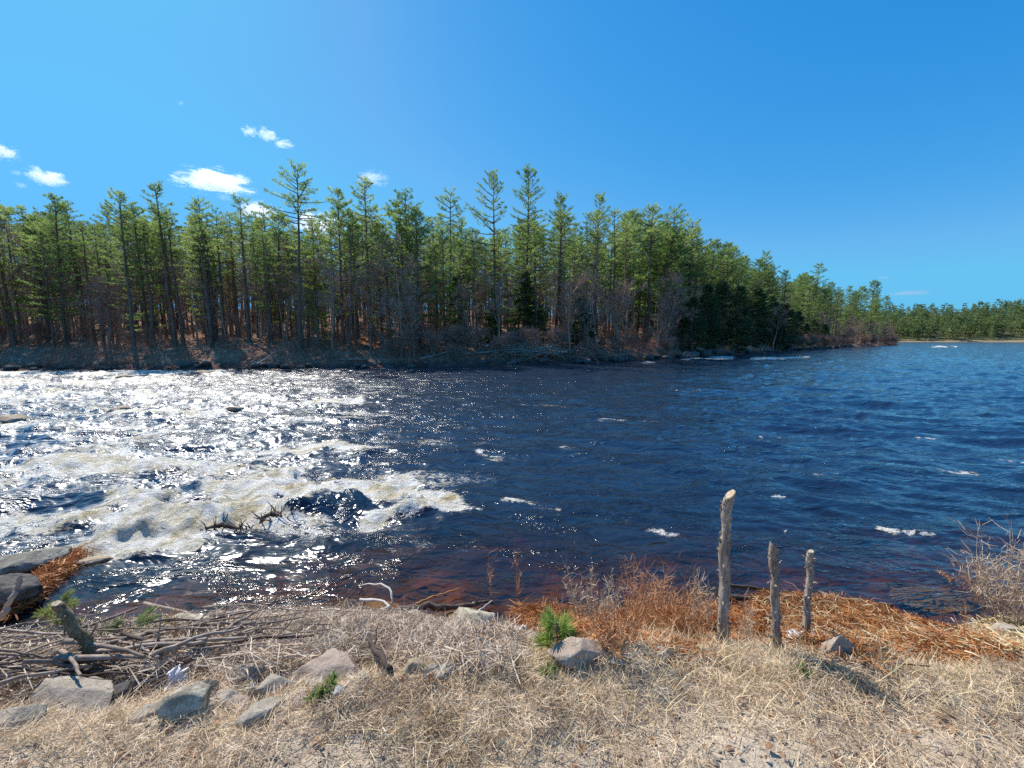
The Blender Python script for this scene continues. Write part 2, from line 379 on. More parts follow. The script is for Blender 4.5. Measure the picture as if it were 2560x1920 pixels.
# ------------------------------------------------------------------ far bank and hill
fs_px = [(-700, 930), (0, 926), (500, 925), (960, 920), (1150, 917), (1300, 913), (1500, 907), (1600, 901), (1700, 897), (1760, 892), (1851, 886), (1960, 878), (2083, 871), (2170, 866), (2250, 862)]
fs = np.array([P(a, b, 0) for a, b in fs_px])
fs = np.vstack([[-700, fs[0][1] + 10, 0], fs])
TIPX = fs[-1][0]
def fd(x, y):                               # metres inland from the far shoreline
    ys = np.interp(x, fs[:, 0], fs[:, 1]); sl = np.gradient(fs[:, 1], fs[:, 0]); c = 1 / np.sqrt(1 + np.interp(x, fs[:, 0], sl) ** 2)
    d1 = (y - ys) * c
    return np.minimum(d1, (TIPX + 2 - x) * .9 + .25 * (y - fs[-1][1]).clip(-20, 40))
def fz(x, y, detail=True):
    d = fd(x, y) + (1.0 * fbm(x * .35, y * .35, 4, 51) if detail else 0)
    right = ss(20, 90, x)
    z = np.where(d < 0, d * .5, 1.5 * ss(0, 5.5, d) + (.135 - .05 * right) * (d - 3).clip(0, 75))
    if detail: z = z + np.where(d > .3, .35 * fbm(x * .6, y * .6, 4, 61) + .9 * fbm(x * .07, y * .07, 2, 71) * ss(4, 20, d), 0)
    return z.clip(-3, 30) if hasattr(z, 'clip') else z
xs = np.concatenate([np.arange(-700, -90, 12), np.arange(-90, 60, .45), np.arange(60, 300, 1.2)])
u = np.concatenate([np.linspace(-9, 12, 75), np.linspace(12.6, 60, 60), np.linspace(64, 420, 40)])
X, U = np.meshgrid(xs, u); Y = np.interp(X, fs[:, 0], fs[:, 1]) + U * (1 + ss(60, 200, X) * .6)
fb = grid_mesh('far_bank', X, Y, fz(X, Y), M['far_ground']); fb['kind'] = 'structure'; fb['label'] = 'far river bank with brown leaf litter and dark rocky edge'
hx = np.array([-2500, 0, 300, 390, 470, 560, 700, 1000, 2500.]); hy = np.array([900, 560, 470, 430, 400, 372, 340, 300, 250.])
def hz(x, y):
    d = y - np.interp(x, hx, hy) + 9 * fbm(x * .02, y * .01, 3, 83)
    return np.where(d < 0, d * .1, 1.3 * ss(0, 8, d) + .165 * (d - 12).clip(0, 190) * (1 + .35 * fbm(x * .008, y * .008, 3, 81)) + .6 * fbm(x * .05, y * .05, 3, 82) * ss(5, 30, d)).clip(-4, 60)
X, U = np.meshgrid(np.linspace(-2500, 2500, 420), np.concatenate([np.linspace(-15, 250, 90), np.linspace(270, 5000, 30)]))
Y = np.interp(X, hx, hy) + U
hl = grid_mesh('hill', X, Y, hz(X, Y), M['hill']); hl['kind'] = 'structure'; hl['label'] = 'wooded hill across the wide water'

# ------------------------------------------------------------------ river water
yy = [2.0]
while yy[-1] < 950: yy.append(yy[-1] + max(.022, .0035 * yy[-1] ** 1.45))
yy = np.array(yy); uu = np.linspace(-1.75, 1.75, 1150); uu = uu + .25 * np.sign(uu) * (np.abs(uu) - 1.3).clip(0, None) ** 1.2 * 8
Y, U = np.meshgrid(yy, uu, indexing='ij'); X = U * (Y + 1.2)
PX, PY = proj(X, Y, 0 * X)
def blobs(lst, pw=2.4):
    r = np.zeros_like(X)
    for (x0, y0, x1, y1, wd, s) in lst:
        dx, dy = x1 - x0, (y1 - y0); L = dx * dx + dy * dy * 6 + 1e-6
        t = np.clip(((PX - x0) * dx + (PY - y0) * dy * 6) / L, 0, 1)
        d = np.sqrt((PX - x0 - t * dx) ** 2 * .35 + (PY - y0 - t * dy) ** 2 ) / wd
        r = np.maximum(r, s * np.exp(-(d ** pw)))
    return r
core = blobs([(190, 1392, 470, 1355, 26, 1.0), (300, 1350, 640, 1262, 34, 1.0), (560, 1240, 720, 1205, 34, 1.0), (640, 1300, 860, 1245, 26, .95), (700, 1285, 760, 1255, 20, 1),
    (840, 1232, 1100, 1240, 27, 1.05), (920, 1300, 1120, 1252, 18, .95), (1000, 1215, 1120, 1262, 22, .95), (400, 1180, 640, 1185, 20, .62), (300, 1250, 560, 1290, 26, .62), (0, 1195, 420, 1180, 26, .42),
    (0, 1130, 330, 1110, 16, .4), (0, 1060, 200, 1080, 12, .42), (0, 935, 560, 930, 6, .62), (0, 960, 420, 950, 8, .5), (0, 1000, 160, 985, 9, .5), (0, 985, 700, 1000, 12, .38), (0, 1290, 240, 1300, 30, .2),
    (300, 1040, 560, 1030, 10, .5), (780, 1005, 900, 1000, 10, .5), (560, 1120, 900, 1130, 18, .34), 
   ])
caps = blobs([(1270, 1245, 1440, 1290, 17, .60), (1530, 1295, 1680, 1345, 19, .64), (1140, 1250, 1230, 1290, 14, .5), (1200, 1130, 1235, 1140, 8, .75),
    (1405, 1120, 1450, 1115, 8, .6), (2040, 1190, 2095, 1185, 6, .8), (2330, 1175, 2440, 1180, 8, .75), (2500, 1145, 2560, 1150, 5, .75),
    (2195, 1322, 2330, 1338, 10, .68), (1300, 1010, 1420, 1020, 5, .5), (1500, 1050, 1640, 1055, 5, .5), (1690, 975, 1760, 978, 3, .6), (1900, 1088, 1950, 1088, 3, .8), (2290, 1095, 2400, 1100, 3, .6), (1930, 1245, 1960, 1248, 5, .7), (1925, 1310, 1965, 1322, 4, .7), (1835, 1312, 1855, 1318, 4, .7), (2040, 1245, 2060, 1252, 4, .6), (900, 1030, 1000, 1045, 8, .4)], 1.3)
caps *= .72 + .9 * fbm(X * 2.2, Y * 3.2, 3, 161) * ss(120, 30, Y)
fcap = blobs([(1640, 903, 1830, 893, 5, 1), (1880, 897, 2020, 893, 4, 1), (2330, 866, 2390, 867, 2.5, 1), (1560, 908, 1650, 905, 3, .7)], 1.5)
caps = np.maximum(caps, fcap * (.62 + 1.1 * fbm(X * .35, Y * .22, 4, 162)))
hump = blobs([(800, 1262, 890, 1262, 22, 1), (730, 1285, 820, 1272, 12, .8)])
left = 1 - ss(500, 1350, PX + (PY - 1000) * .25)
turb = np.clip(.28 + .75 * left * ss(1480, 1330, PY) + core * .8 - hump, .1, 1.5) * (1 - .45 * ss(1380, 1520, PY))
foam_glint = fbm(X * .55 + Y * .1, Y * 1.3, 4, 91)
# wave shapes in metres
ang = R(-18); xr = X * math.cos(ang) + Y * math.sin(ang); yr = -X * math.sin(ang) + Y * math.cos(ang)
def ridged(a, b, o, s): return sum((.5 ** i) * (1 - 2.2 * np.abs(vn(a * 2 ** i + 5 * i, b * 2 ** i, s + i))) for i in range(o)) - .9
wind = .15 * ridged(xr * .20, yr * .55, 3, 101) * ss(5, 14, Y) + .07 * ridged(xr * .55, yr * 1.5, 2, 106) * ss(4, 9, Y) + .07 * fbm(xr * .6, yr * 1.8, 3, 111) + .025 * fbm(xr * 2.5, yr * 5, 3, 121)
rap = .30 * fbm(X * .45 + .3 * Y, Y * .8, 4, 131, .55) + .13 * ridged(X * .9, Y * 1.6, 3, 141)
calm = 1 - .8 * ss(6.5, 4.2, Y)
Z = (wind * (.75 + .55 * ss(1200, 2300, PX)) + rap * np.clip(turb - .25, 0, 1.2)) * calm
Z += .22 * hump * np.exp(0) + .05 * core * ss(30, 8, Y) * (1 + 3.2 * fbm(X * 2.6, Y * 3.4, 4, 151))
fade = ss(330, 60, Y) * .8 + .2; Z *= fade
inland = np.maximum(fd(X, Y), -50); Z = np.where(inland > -3, Z * .35, Z)
crest = ss(.11, .24, wind) * .62 * ss(1250, 2000, PX) * ss(-.1, .25, fbm(X * .12, Y * .12, 2, 107)) + ss(.14, .30, rap) * .30 * left * ss(1500, 1350, PY)
foam = core * (1.0 + .55 * fbm(X * 1.1, Y * 1.8, 3, 171)) + caps * 1.0 + crest * .9 - .62 * hump + .12 * left * ss(1500, 1330, PY)
foam += .50 * ss(.08, .45, foam_glint) * ss(1900, 800, PX) * ss(1480, 1330, PY)  # small foam flecks, plus sun glints painted in as white foam
gzd = gz(X, Y, False)
wdep = np.where(Y < 12, (-gzd).clip(0.0, 3), 3.0)
wa = grid_mesh('water', X, Y, Z, M['water'], {'foam': foam, 'wdepth': wdep, 'turb': turb})
wa['kind'] = 'structure'; wa['label'] = 'dark blue river with white rapids on the left'

# ------------------------------------------------------------------ trees
def pine(h=20, cs=.5, L=2.7, step=.75, nb=5, droop=0.0, tufts=1.0, blade=(.34, .06), side=None, seed=0, stubs=True, irr=.45, r0=None, lift=1.0, top=.25, nblade=5):
    g = np.random.default_rng(seed); tr = MB(); cr = MB()
    n = 12; t = np.linspace(0, 1, n); wob = np.cumsum(g.normal(size=(n, 2)) * .035, 0) * h / 20
    path = np.stack([wob[:, 0], wob[:, 1], t * h], 1); r0 = r0 or h * .0105
    rad = r0 * (1 - t) ** .8 + .015; rad[0] *= 1.35
    tr.tube(path, rad, 7, jit=.08)
    def at(z): return np.array([np.interp(z, path[:, 2], path[:, 0]), np.interp(z, path[:, 2], path[:, 1]), z])
    z = h * cs * (.62 if stubs else 1); az = g.random() * 6
    B = []; Dv = []
    while z < h * .985:
        tt = (z - h * cs) / (h * (1 - cs))
        k = g.integers(max(2, nb - 2), nb + 1)
        for j in range(k):
            az += 2 * math.pi / k + g.normal() * .4
            live = tt >= 0 or g.random() < .16
            if tt < 0: l = g.uniform(.9, 1.9) if live else g.uniform(.3, 1.4); el = g.uniform(-.1, .25)
            else:
                prof = min(1, .5 + 1.9 * tt) * (1 - tt) ** .55 + top * .22
                l = L * prof * g.uniform(1 - irr, 1 + irr * .45); el = (-.04 + .85 * max(tt, 0) ** 2.0) * lift - droop + g.normal() * .10
            if side is not None: l *= 1 + .45 * math.cos(az - side)
            d = np.array([math.cos(az) * math.cos(el), math.sin(az) * math.cos(el), math.sin(el)])
            p0 = at(z + g.normal() * .12); q = np.linspace(0, 1, 4)[:, None]
            curve = (.14 * lift - droop * .35) * l
            bp = p0 + d * l * q + np.array([0, 0, 1]) * curve * q ** 2.2
            tr.tube(bp, np.array([.034, .025, .016, .006]) * (.6 + l / 3) * (h / 20 + .3), 3, cap=False)
            if not live: continue
            m = int((3 + l * 7.4) * tufts)
            s = g.uniform(.12, 1.0, m) ** (.55 if l > 1 else .9)
            c = p0 + d * l * s[:, None] + np.array([0, 0, 1]) * curve * s[:, None] ** 2.2
            sd = np.array([-math.sin(az), math.cos(az), 0]); off = g.uniform(-1, 1, m) * (.08 + .30 * l * (1.12 - s))
            c = c + sd * off[:, None] + np.abs(off)[:, None] * .35 * d * np.array([1, 1, 0]) + np.array([0, 0, 1]) * (g.normal(size=m)[:, None] * .045 + .03)
            fw = d * .8 + sd * np.sign(off)[:, None] * .5 + np.array([0, 0, .45 * lift - droop])
            for _ in range(nblade):
                v = fw + g.normal(size=(m, 3)) * [.45, .45, .28]
                v /= np.linalg.norm(v, axis=1)[:, None]
                B.append(c + g.normal(size=(m, 3)) * [.07, .07, .03]); Dv.append(v * (blade[0] * g.uniform(.7, 1.3, m))[:, None])
        z += step * g.uniform(.5, 1.5) * (1.25 - .65 * max(tt, 0))
    B = np.vstack(B); Dv = np.vstack(Dv)
    cr.kites(B, Dv, blade[1], nrm=np.array([[0, 0, 1.0]]) + g.normal(size=(len(B), 3)) * .55)
    return tr, cr
def bare_tree(h=12, seed=0, spread=.55, forks=6, depth=3, r0=None, tw=1.0, multi=1):
    g = np.random.default_rng(seed); tr = MB(); tw_ = MB(); TB = []; TD = []
    def grow(p, d, l, r, lev):
        n = 5 if lev < 2 else 4; pts = [p]; dd = d.copy()
        for i in range(n):
            dd = dd + g.normal(size=3) * (.07 if lev == 0 else .16); dd[2] += .05; dd /= np.linalg.norm(dd)
            pts.append(pts[-1] + dd * l / n)
        pts = np.array(pts); tt = np.linspace(0, 1, n + 1); tr.tube(pts, r * (1 - .8 * tt) + .004, 6 if lev == 0 else 3, cap=False)
        if lev >= depth:
            k = int(5 * tw); q = g.uniform(.1, 1, k)
            b = np.stack([np.interp(q, tt, pts[:, a]) for a in range(3)], 1)
            v = dd + g.normal(size=(k, 3)) * .5; v /= np.linalg.norm(v, axis=1)[:, None]
            TB.append(b); TD.append(v * g.uniform(.35, .8, k)[:, None]); return
        k = forks + (2 if lev == 0 else -1)
        for i in range(k):
            q = g.uniform(.32 if lev == 0 else .15, 1.0); b = np.array([np.interp(q, tt, pts[:, a]) for a in range(3)])
            a = g.random() * 6.28; o = np.cross(dd, [math.cos(a), math.sin(a), .3]); o /= np.linalg.norm(o)
            nd = dd * (1 - spread * .45) + o * spread * g.uniform(.6, 1.3); nd[2] += .12; nd /= np.linalg.norm(nd)
            grow(b, nd, l * g.uniform(.32, .55) * (1.15 - .4 * q), r * .42 * (1.1 - .5 * q), lev + 1)
    for m in range(multi):
        a = g.random() * 6.28; d = np.array([math.cos(a) * .22 * (multi > 1), math.sin(a) * .22 * (multi > 1), 1.0])
        grow(np.array([0., 0, -.1]), d / np.linalg.norm(d), h * .8 * g.uniform(.8, 1), r0 or h * .011, 0)
    tw_.kites(np.vstack(TB), np.vstack(TD), .028)
    return tr, tw_
PROTO = {}; PH = {}
def proto(kind, mb_pair, mats, names):
    (a, b) = mb_pair
    o1 = a.build(names[0], mats[0], smooth=True); o2 = b.build(names[1], mats[1])
    PH.setdefault(kind, []).append(max(np.percentile(np.vstack(q_.v)[:, 2], 99.9) for q_ in (a, b)))
    PROTO.setdefault(kind, []).append((o1.data, o2.data, names))
    bpy.data.objects.remove(o1); bpy.data.objects.remove(o2)
PN = ('trunk', 'crown')
PA = [dict(cs=.58, L=2.9), dict(cs=.66, L=2.5, step=.85), dict(cs=.52, L=2.6, step=.9, irr=.6), dict(cs=.68, L=3.0, step=.7), dict(cs=.58, L=3.3, irr=.65, step=.9), dict(cs=.54, L=2.4, tufts=1.1),
      dict(cs=.72, L=2.7, step=.65), dict(cs=.50, L=3.0, side=.5, irr=.65, step=.95), dict(cs=.62, L=2.8, step=.9, tufts=1.1), dict(cs=.6, L=2.8, side=3.5, step=.75), dict(cs=.75, L=3.2, irr=.7, step=.55)]
for i, k in enumerate(PA): proto('pine', pine(seed=100 + i, **k), (M['bark_pine'], M['needle']), PN)
proto('emergent', pine(h=24, cs=.62, L=3.9, step=.85, irr=.55, seed=140, tufts=1.0), (M['bark_pine'], M['needle']), PN)
proto('emergent', pine(h=23, cs=.38, L=4.3, step=1.0, irr=.65, seed=142, side=3.1), (M['bark_pine'], M['needle']), PN)
proto('emergent', pine(h=23, cs=.35, L=3.8, step=.9, irr=.55, seed=143), (M['bark_pine'], M['needle']), PN)
proto('mature', pine(h=20, cs=.14, L=3.9, step=.75, irr=.45, seed=150, tufts=1.2, stubs=False), (M['bark_pine'], M['needle']), PN)
proto('mature', pine(h=20, cs=.2, L=3.5, step=.7, irr=.45, seed=151, tufts=1.2, stubs=False), (M['bark_pine'], M['needle']), PN)
proto('sapling', pine(h=8, cs=.25, L=2.0, step=.45, nb=4, seed=160, stubs=False, irr=.6, lift=.6), (M['bark_pine'], M['needle_bright']), PN)
proto('sapling', pine(h=7, cs=.3, L=2.2, step=.6, nb=4, seed=161, stubs=False, irr=.7, lift=.5), (M['bark_pine'], M['needle_bright']), PN)
for s in (170, 171, 172): proto('hemlock', pine(h=11, cs=.03, L=3.0, step=.36, nb=7, droop=.2, tufts=1.5, blade=(.32, .08), seed=s, stubs=False, irr=.3, top=.05, nblade=5), (M['bark_pine'], M['needle_dark']), PN)
for i, s in enumerate((180, 181, 182, 183)): proto('bare', bare_tree(12, s, .5, 6, 3), (M['bark_grey'], M['bark_grey']), ('trunk', 'twigs'))
for i, s in enumerate((190, 191)): proto('sparse', bare_tree(11, s, .75, 6, 3, tw=1.4, multi=2), (M['bark_grey'], M['bark_grey']), ('trunk', 'twigs'))
for i, s in enumerate((195, 196, 197)): proto('bush', bare_tree(4, s, .8, 5, 2, tw=1.5, multi=5, r0=.03), (M['bark_grey'], M['twig_far']), ('stems', 'twigs'))
HT = {'pine': 20, 'emergent': 23.3, 'mature': 20, 'sapling': 7.5, 'hemlock': 11, 'bare': 12, 'sparse': 11, 'bush': 4}
cnt = {}
def plant(kind, x, y, h, name, label, cat='tree', group=None, var=None, rz=None, z=None, tilt=(0, 0), wide=1.0):
    var = random.randrange(len(PROTO[kind])) if var is None else var
    da, db, nm = PROTO[kind][var]; zz = float(fz(np.array(x), np.array(y))) - .1 if z is None else z
    s = h / PH[kind][var]
    r = empty(name, (x, y, zz), random.random() * 6.28 if rz is None else rz, (s * wide * random.uniform(.82, 1.3), s * wide * random.uniform(.82, 1.3), s), (tilt[0] + random.gauss(0, .018), tilt[1] + random.gauss(0, .022)))
    for d, q in ((da, nm[0]), (db, nm[1])):
        o = bpy.data.objects.new(q, d); COL.objects.link(o); o.parent = r
    tag(r, label, cat, group); cnt[kind] = cnt.get(kind, 0) + 1
    return r
def plant_px(kind, px, top, back, name, label, group=None, **k):
    # stands `back` metres inland on the line of sight of column px, with its top on row top
    y = 40.0
    for _ in range(60):
        x = (px - 1280) / F * y; y += (back - float(fd(np.array(x), np.array(y)))) * .5
        y = max(20, y)
    x = (px - 1280) / F * y; z = float(fz(np.array(x), np.array(y)))
    tz = CAMH + (HOR - top) / F * y
    return plant(kind, x, y, max(2, tz - z), name, label, 'tree', group, **k)

S = 2560 / 2212
named = [  # column, row of the top (in the 2212 px view), metres inland, proto kind, variant, label
    (655, 368, 5, 'emergent', 0, 'tallest lone pine rising clear above the left half of the wood, long bare trunk'),
    (1135, 378, 9, 'emergent', 2, 'tallest of the pair of high pines at the centre of the wood, full tiered crown'),
    (1070, 390, 7, 'emergent', 1, 'high pine just left of the tallest central pine, long boughs reaching left'),
    (382, 410, 8, 'pine', 2, 'thin ragged half bare pine poking above the left canopy'),
    (292, 425, 6, 'emergent', 2, 'broad leafy pine with the highest round top left of the ragged one'),
    (150, 432, 7, 'mature', 1, 'dense dark pine with thick trunk near the left edge of the wood'),
    (803, 397, 10, 'pine', 1, 'slim pine with small pointed tuft under the faint curl of cloud'),
    (745, 420, 8, 'mature', 1, 'bushy yellow green pine right of the tall lone pine'),
    (975, 420, 12, 'pine', 6, 'straight pine with compact dark top tuft left of the central pair'),
    (885, 425, 10, 'pine', 4, 'pine with wide open top between the cloud curl and the compact tuft'),
    (1210, 430, 11, 'pine', 0, 'pine with thin spiky crown right of the tallest central pine'),
    (1275, 432, 8, 'emergent', 2, 'rounded full crowned pine second right of the central pair'),
    (1320, 458, 10, 'pine', 5, 'pale green pine just right of the rounded full crowned one'),
    (1398, 455, 9, 'pine', 0, 'left one of the twin tall pines where the skyline starts to fall'),
    (1437, 458, 9, 'pine', 3, 'right one of the twin tall pines where the skyline starts to fall'),
    (1480, 482, 10, 'pine', 4, 'first lower pine after the twins on the falling skyline'),
    (1640, 547, 14, 'pine', 4, 'pine with flat bent over top sticking out of the falling skyline'),
    (1750, 572, 12, 'pine', 1, 'small spiked pine standing out midway down the point'),
    (1872, 608, 9, 'mature', 0, 'large layered pine near the tip of the wooded point'),
    (1938, 632, 5, 'mature', 1, 'last pine at the very tip of the wooded point'),
    (1905, 640, 8, 'mature', 0, 'second to last pine on the wooded point, leaning crown'),
    (590, 448, 12, 'pine', 6, 'small topped pine just left of the tall lone pine'),
    (540, 432, 11, 'pine', 2, 'narrow feathery pine below the right end of the long cloud'),
    (470, 440, 12, 'pine', 5, 'mid height pine straight below the long white cloud'),
]
for px, top, back, kd, var, lab in named: plant_px(kd, px * S, top * S, back, 'pine_tree', lab, var=var)
prof_x = np.array([-400, 0, 100, 200, 290, 330, 440, 500, 600, 700, 760, 850, 930, 1020, 1100, 1200, 1300, 1400, 1480, 1530, 1570, 1640, 1700, 1750, 1820, 1870, 1910, 1945, 1952]) * S
prof_y = np.array([430, 432, 438, 448, 440, 452, 455, 455, 465, 460, 440, 435, 452, 470, 455, 450, 462, 468, 490, 508, 525, 555, 580, 585, 604, 620, 640, 652, 690]) * S
LM = [(655, 'the tallest lone pine'), (1135, 'the tallest central pine'), (1070, 'the long boughed high pine'), (382, 'the ragged half bare pine'), (292, 'the round topped left pine'), (150, 'the thick dark left pine'),
      (803, 'the pine under the cloud curl'), (745, 'the bushy yellow green pine'), (975, 'the compact tufted pine'), (885, 'the open topped pine'), (1210, 'the thin spiky pine'), (1275, 'the rounded full crowned pine'), (1335, 'the pale green pine'),
      (1418, 'the twin tall pines'), (1490, 'the first pine after the twins'), (1560, 'the dark clump'), (1640, 'the bent topped pine'), (1700, 'the lower slope of the skyline'), (1750, 'the small spiked pine'), (1810, 'the point middle'), (1872, 'the large layered pine'),
      (1938, 'the last pine of the point'), (590, 'the small topped pine'), (540, 'the feathery pine'), (470, 'the pine under the long cloud'), (225, 'the dark forked bare tree'), (60, 'the left edge of the wood'), (1010, 'the pale young pine')]
def where(px):
    q = px / S; m = min(LM, key=lambda a: abs(a[0] - q)); d = q - m[0]
    return ('just left of ' if d < -9 else 'just right of ' if d > 9 else 'in line with ') + m[1]
def zone(px):
    return 'pines of the left stand' if px < 420 else 'pines of the left middle ranks' if px < 900 else 'pines of the central stand' if px < 1500 else 'pines above the dark evergreens' if px < 1950 else 'pines of the wooded point'
def row(b): return 'at the bank' if b < 8 else 'one row back' if b < 13 else 'two rows back' if b < 20 else 'deep inside' if b < 30 else 'far back'
placed = []
def scatter(n, x0, x1, b0, b1, kd, dt0, dt1, g):
    k = 0; tries = 0
    while k < n and tries < n * 40:
        tries += 1
        px = g.uniform(x0, x1); back = g.uniform(b0, b1)
        y = 40.0
        for _ in range(25):
            x = (px - 1280) / F * y; y = max(20, y + (back - float(fd(np.array(x), np.array(y)))) * .5)
        if any((a - x) ** 2 + (b - y) ** 2 < 2.2 ** 2 for a, b in placed): continue
        placed.append((x, y)); gp = zone(px)
        z = float(fz(np.array(x), np.array(y))); top = np.interp(px, prof_x, prof_y) + g.uniform(dt0, dt1)
        hh = CAMH + (HOR - top) / F * y - z
        if hh < 7: continue
        hh = min(hh, 27); lab = ('tall ' if hh > 20 else 'short ' if hh < 15 else 'slender ') + 'pine ' + row(back) + ', ' + where(px)
        plant(kd if g.random() < .9 else 'mature', x, y, hh, 'pine_tree', lab, 'tree', gp); k += 1
g = random.Random(5)
scatter(34, -60, 900, 5, 16, 'pine', 0, 60, g)
scatter(56, -60, 1500, 14, 40, 'pine', 10, 150, g)
scatter(26, 850, 1500, 6, 18, 'pine', 5, 90, g)
scatter(24, 1450, 1780, 5, 22, 'pine', 5, 70, g)
scatter(42, 1650, 2100, 5, 40, 'pine', 4, 60, g)
scatter(42, 1950, 2245, 4, 45, 'mature', 2, 40, g)
scatter(30, 1780, 2240, 14, 60, 'mature', 2, 25, g)
scatter(20, 1540, 1850, 8, 30, 'mature', 2, 50, g)
# darker evergreens at the water's edge, young pines, bare trees
for px, top, back, wd, lab in [(1130, 590, 9, 1.0, 'dark green spruce like tree left of the centre of the bank'), (1065, 665, 7, 1.1, 'short dark evergreen left of the fallen brush'), (985, 600, 10, .8, 'narrow dark evergreen behind the leaning bare tree'),
        (1255, 640, 5, 1.0, 'dark shrubby evergreen above the orange leaf patch'), (1165, 660, 6, .9, 'small dark evergreen beside the yellow green boughs')]:
    plant_px('hemlock', px * S, top * S, back, 'hemlock_tree', lab, wide=wd)
hk = [(1490, 640), (1520, 615), (1555, 610), (1590, 618), (1625, 625), (1660, 640), (1690, 655), (1720, 672), (1750, 690), (1775, 700), (1535, 650), (1605, 650), (1680, 680), (1470, 670), (1640, 660), (1735, 700)]
for i, (px, top) in enumerate(hk):
    plant_px('hemlock', px * S, top * S, 2.0 + (i % 3) * 2.2, 'hemlock_tree', ('dark evergreen of the shaded clump, ' + ('at the water, ' if i % 3 == 0 else 'behind the front ones, ' if i % 3 == 1 else 'at the back, ') + ('leftmost part' if px < 1530 else 'left of its middle' if px < 1600 else 'right of its middle' if px < 1690 else 'lower right end')), 'dark evergreens of the shaded clump', wide=1.05)
for px, top, back, lab in [(1075, 600, 6, 'young pine holding bright yellow green boughs in front of the central trunks'), (1165, 615, 7, 'young bright green pine right of the yellow boughs'), (35, 560, 8, 'young pine with light green layered boughs at the left edge'),
        (690, 575, 7, 'young bright pine just right of the tall lone pine'), (700, 680, 4, 'low young pine near the foot of the tall lone pine'), (1240, 600, 12, 'young pine glowing green behind the right of centre'), (590, 560, 12, 'young light green pine left of the tall lone pine'),
        (840, 700, 5, 'knee high green pine beside the thin grey trunks'), (1010, 560, 16, 'pale young pine set deep between the central trunks'), (1370, 600, 14, 'pale young pine below the twin tall pines')]:
    plant_px('sapling', px * S, top * S, back, 'young_pine', lab)
plant_px('sparse', 868 * S, 548 * S, 4, 'bare_tree', 'big bare grey tree with spreading twigs left of the central stand')
plant_px('bare', 895 * S, 600 * S, 3.5, 'bare_tree', 'leaning bare tree forked beside the big bare grey tree', tilt=(.05, -.08))
plant_px('bare', 720 * S, 560 * S, 5, 'bare_tree', 'bare crooked tree leaning right beyond the tall lone pine', tilt=(0, .16))
plant_px('bare', 1290 * S, 610 * S, 3.5, 'bare_tree', 'thin bare tree rising from the orange leaf patch')
plant_px('sparse', 1430 * S, 585 * S, 5, 'bare_tree', 'wide pale bare tree left of the dark evergreen clump')
plant_px('sparse', 240 * S, 600 * S, 6, 'bare_tree', 'dark forked bare tree in the left stand')
def scat2(n, x0, x1, b0, b1, kd, h0, h1, name, lab, gp, g, **kw):
    for _ in range(n):
        px = g.uniform(x0, x1); back = g.uniform(b0, b1); y = 40.0
        for _ in range(25):
            x = (px - 1280) / F * y; y = max(20, y + (back - float(fd(np.array(x), np.array(y)))) * .5)
        hh = g.uniform(h0, h1); plant(kd, x, y, hh, name, ('taller ' if hh > (h0 + h1) / 2 else 'lower ') + lab + ' ' + row(back) + ', ' + where(px), 'tree' if 'tree' in name else 'bush', gp, **kw)
scat2(46, 0, 850, 6, 40, 'bare', 8, 15, 'bare_tree', 'grey bare tree', 'bare trees of the left wood', g)
scat2(44, 850, 1500, 4, 30, 'bare', 6, 14, 'bare_tree', 'pale bare tree', 'bare trees of the central wood', g)
scat2(34, 1400, 1960, 1.5, 9, 'bare', 6, 12, 'bare_tree', 'brownish bare tree', 'bare trees left of the dark clump', g)
scat2(26, 2030, 2245, 2, 8, 'bare', 6, 12, 'bare_tree', 'distant bare tree', 'bare trees of the point', g)
scat2(60, 950, 1720, 1.5, 7, 'bush', 2, 4.5, 'bare_bush', 'bare brown bush', 'leafless bushes on the far bank', g)
scat2(20, 0, 950, 5, 12, 'bush', 1.5, 3.5, 'bare_bush', 'shaded bare bush', 'leafless bushes under the left pines', g)
scat2(40, 1950, 2250, .5, 5, 'bush', 3, 6, 'bare_bush', 'bare grey bush', 'leafless bushes of the point', g, wide=1.2)

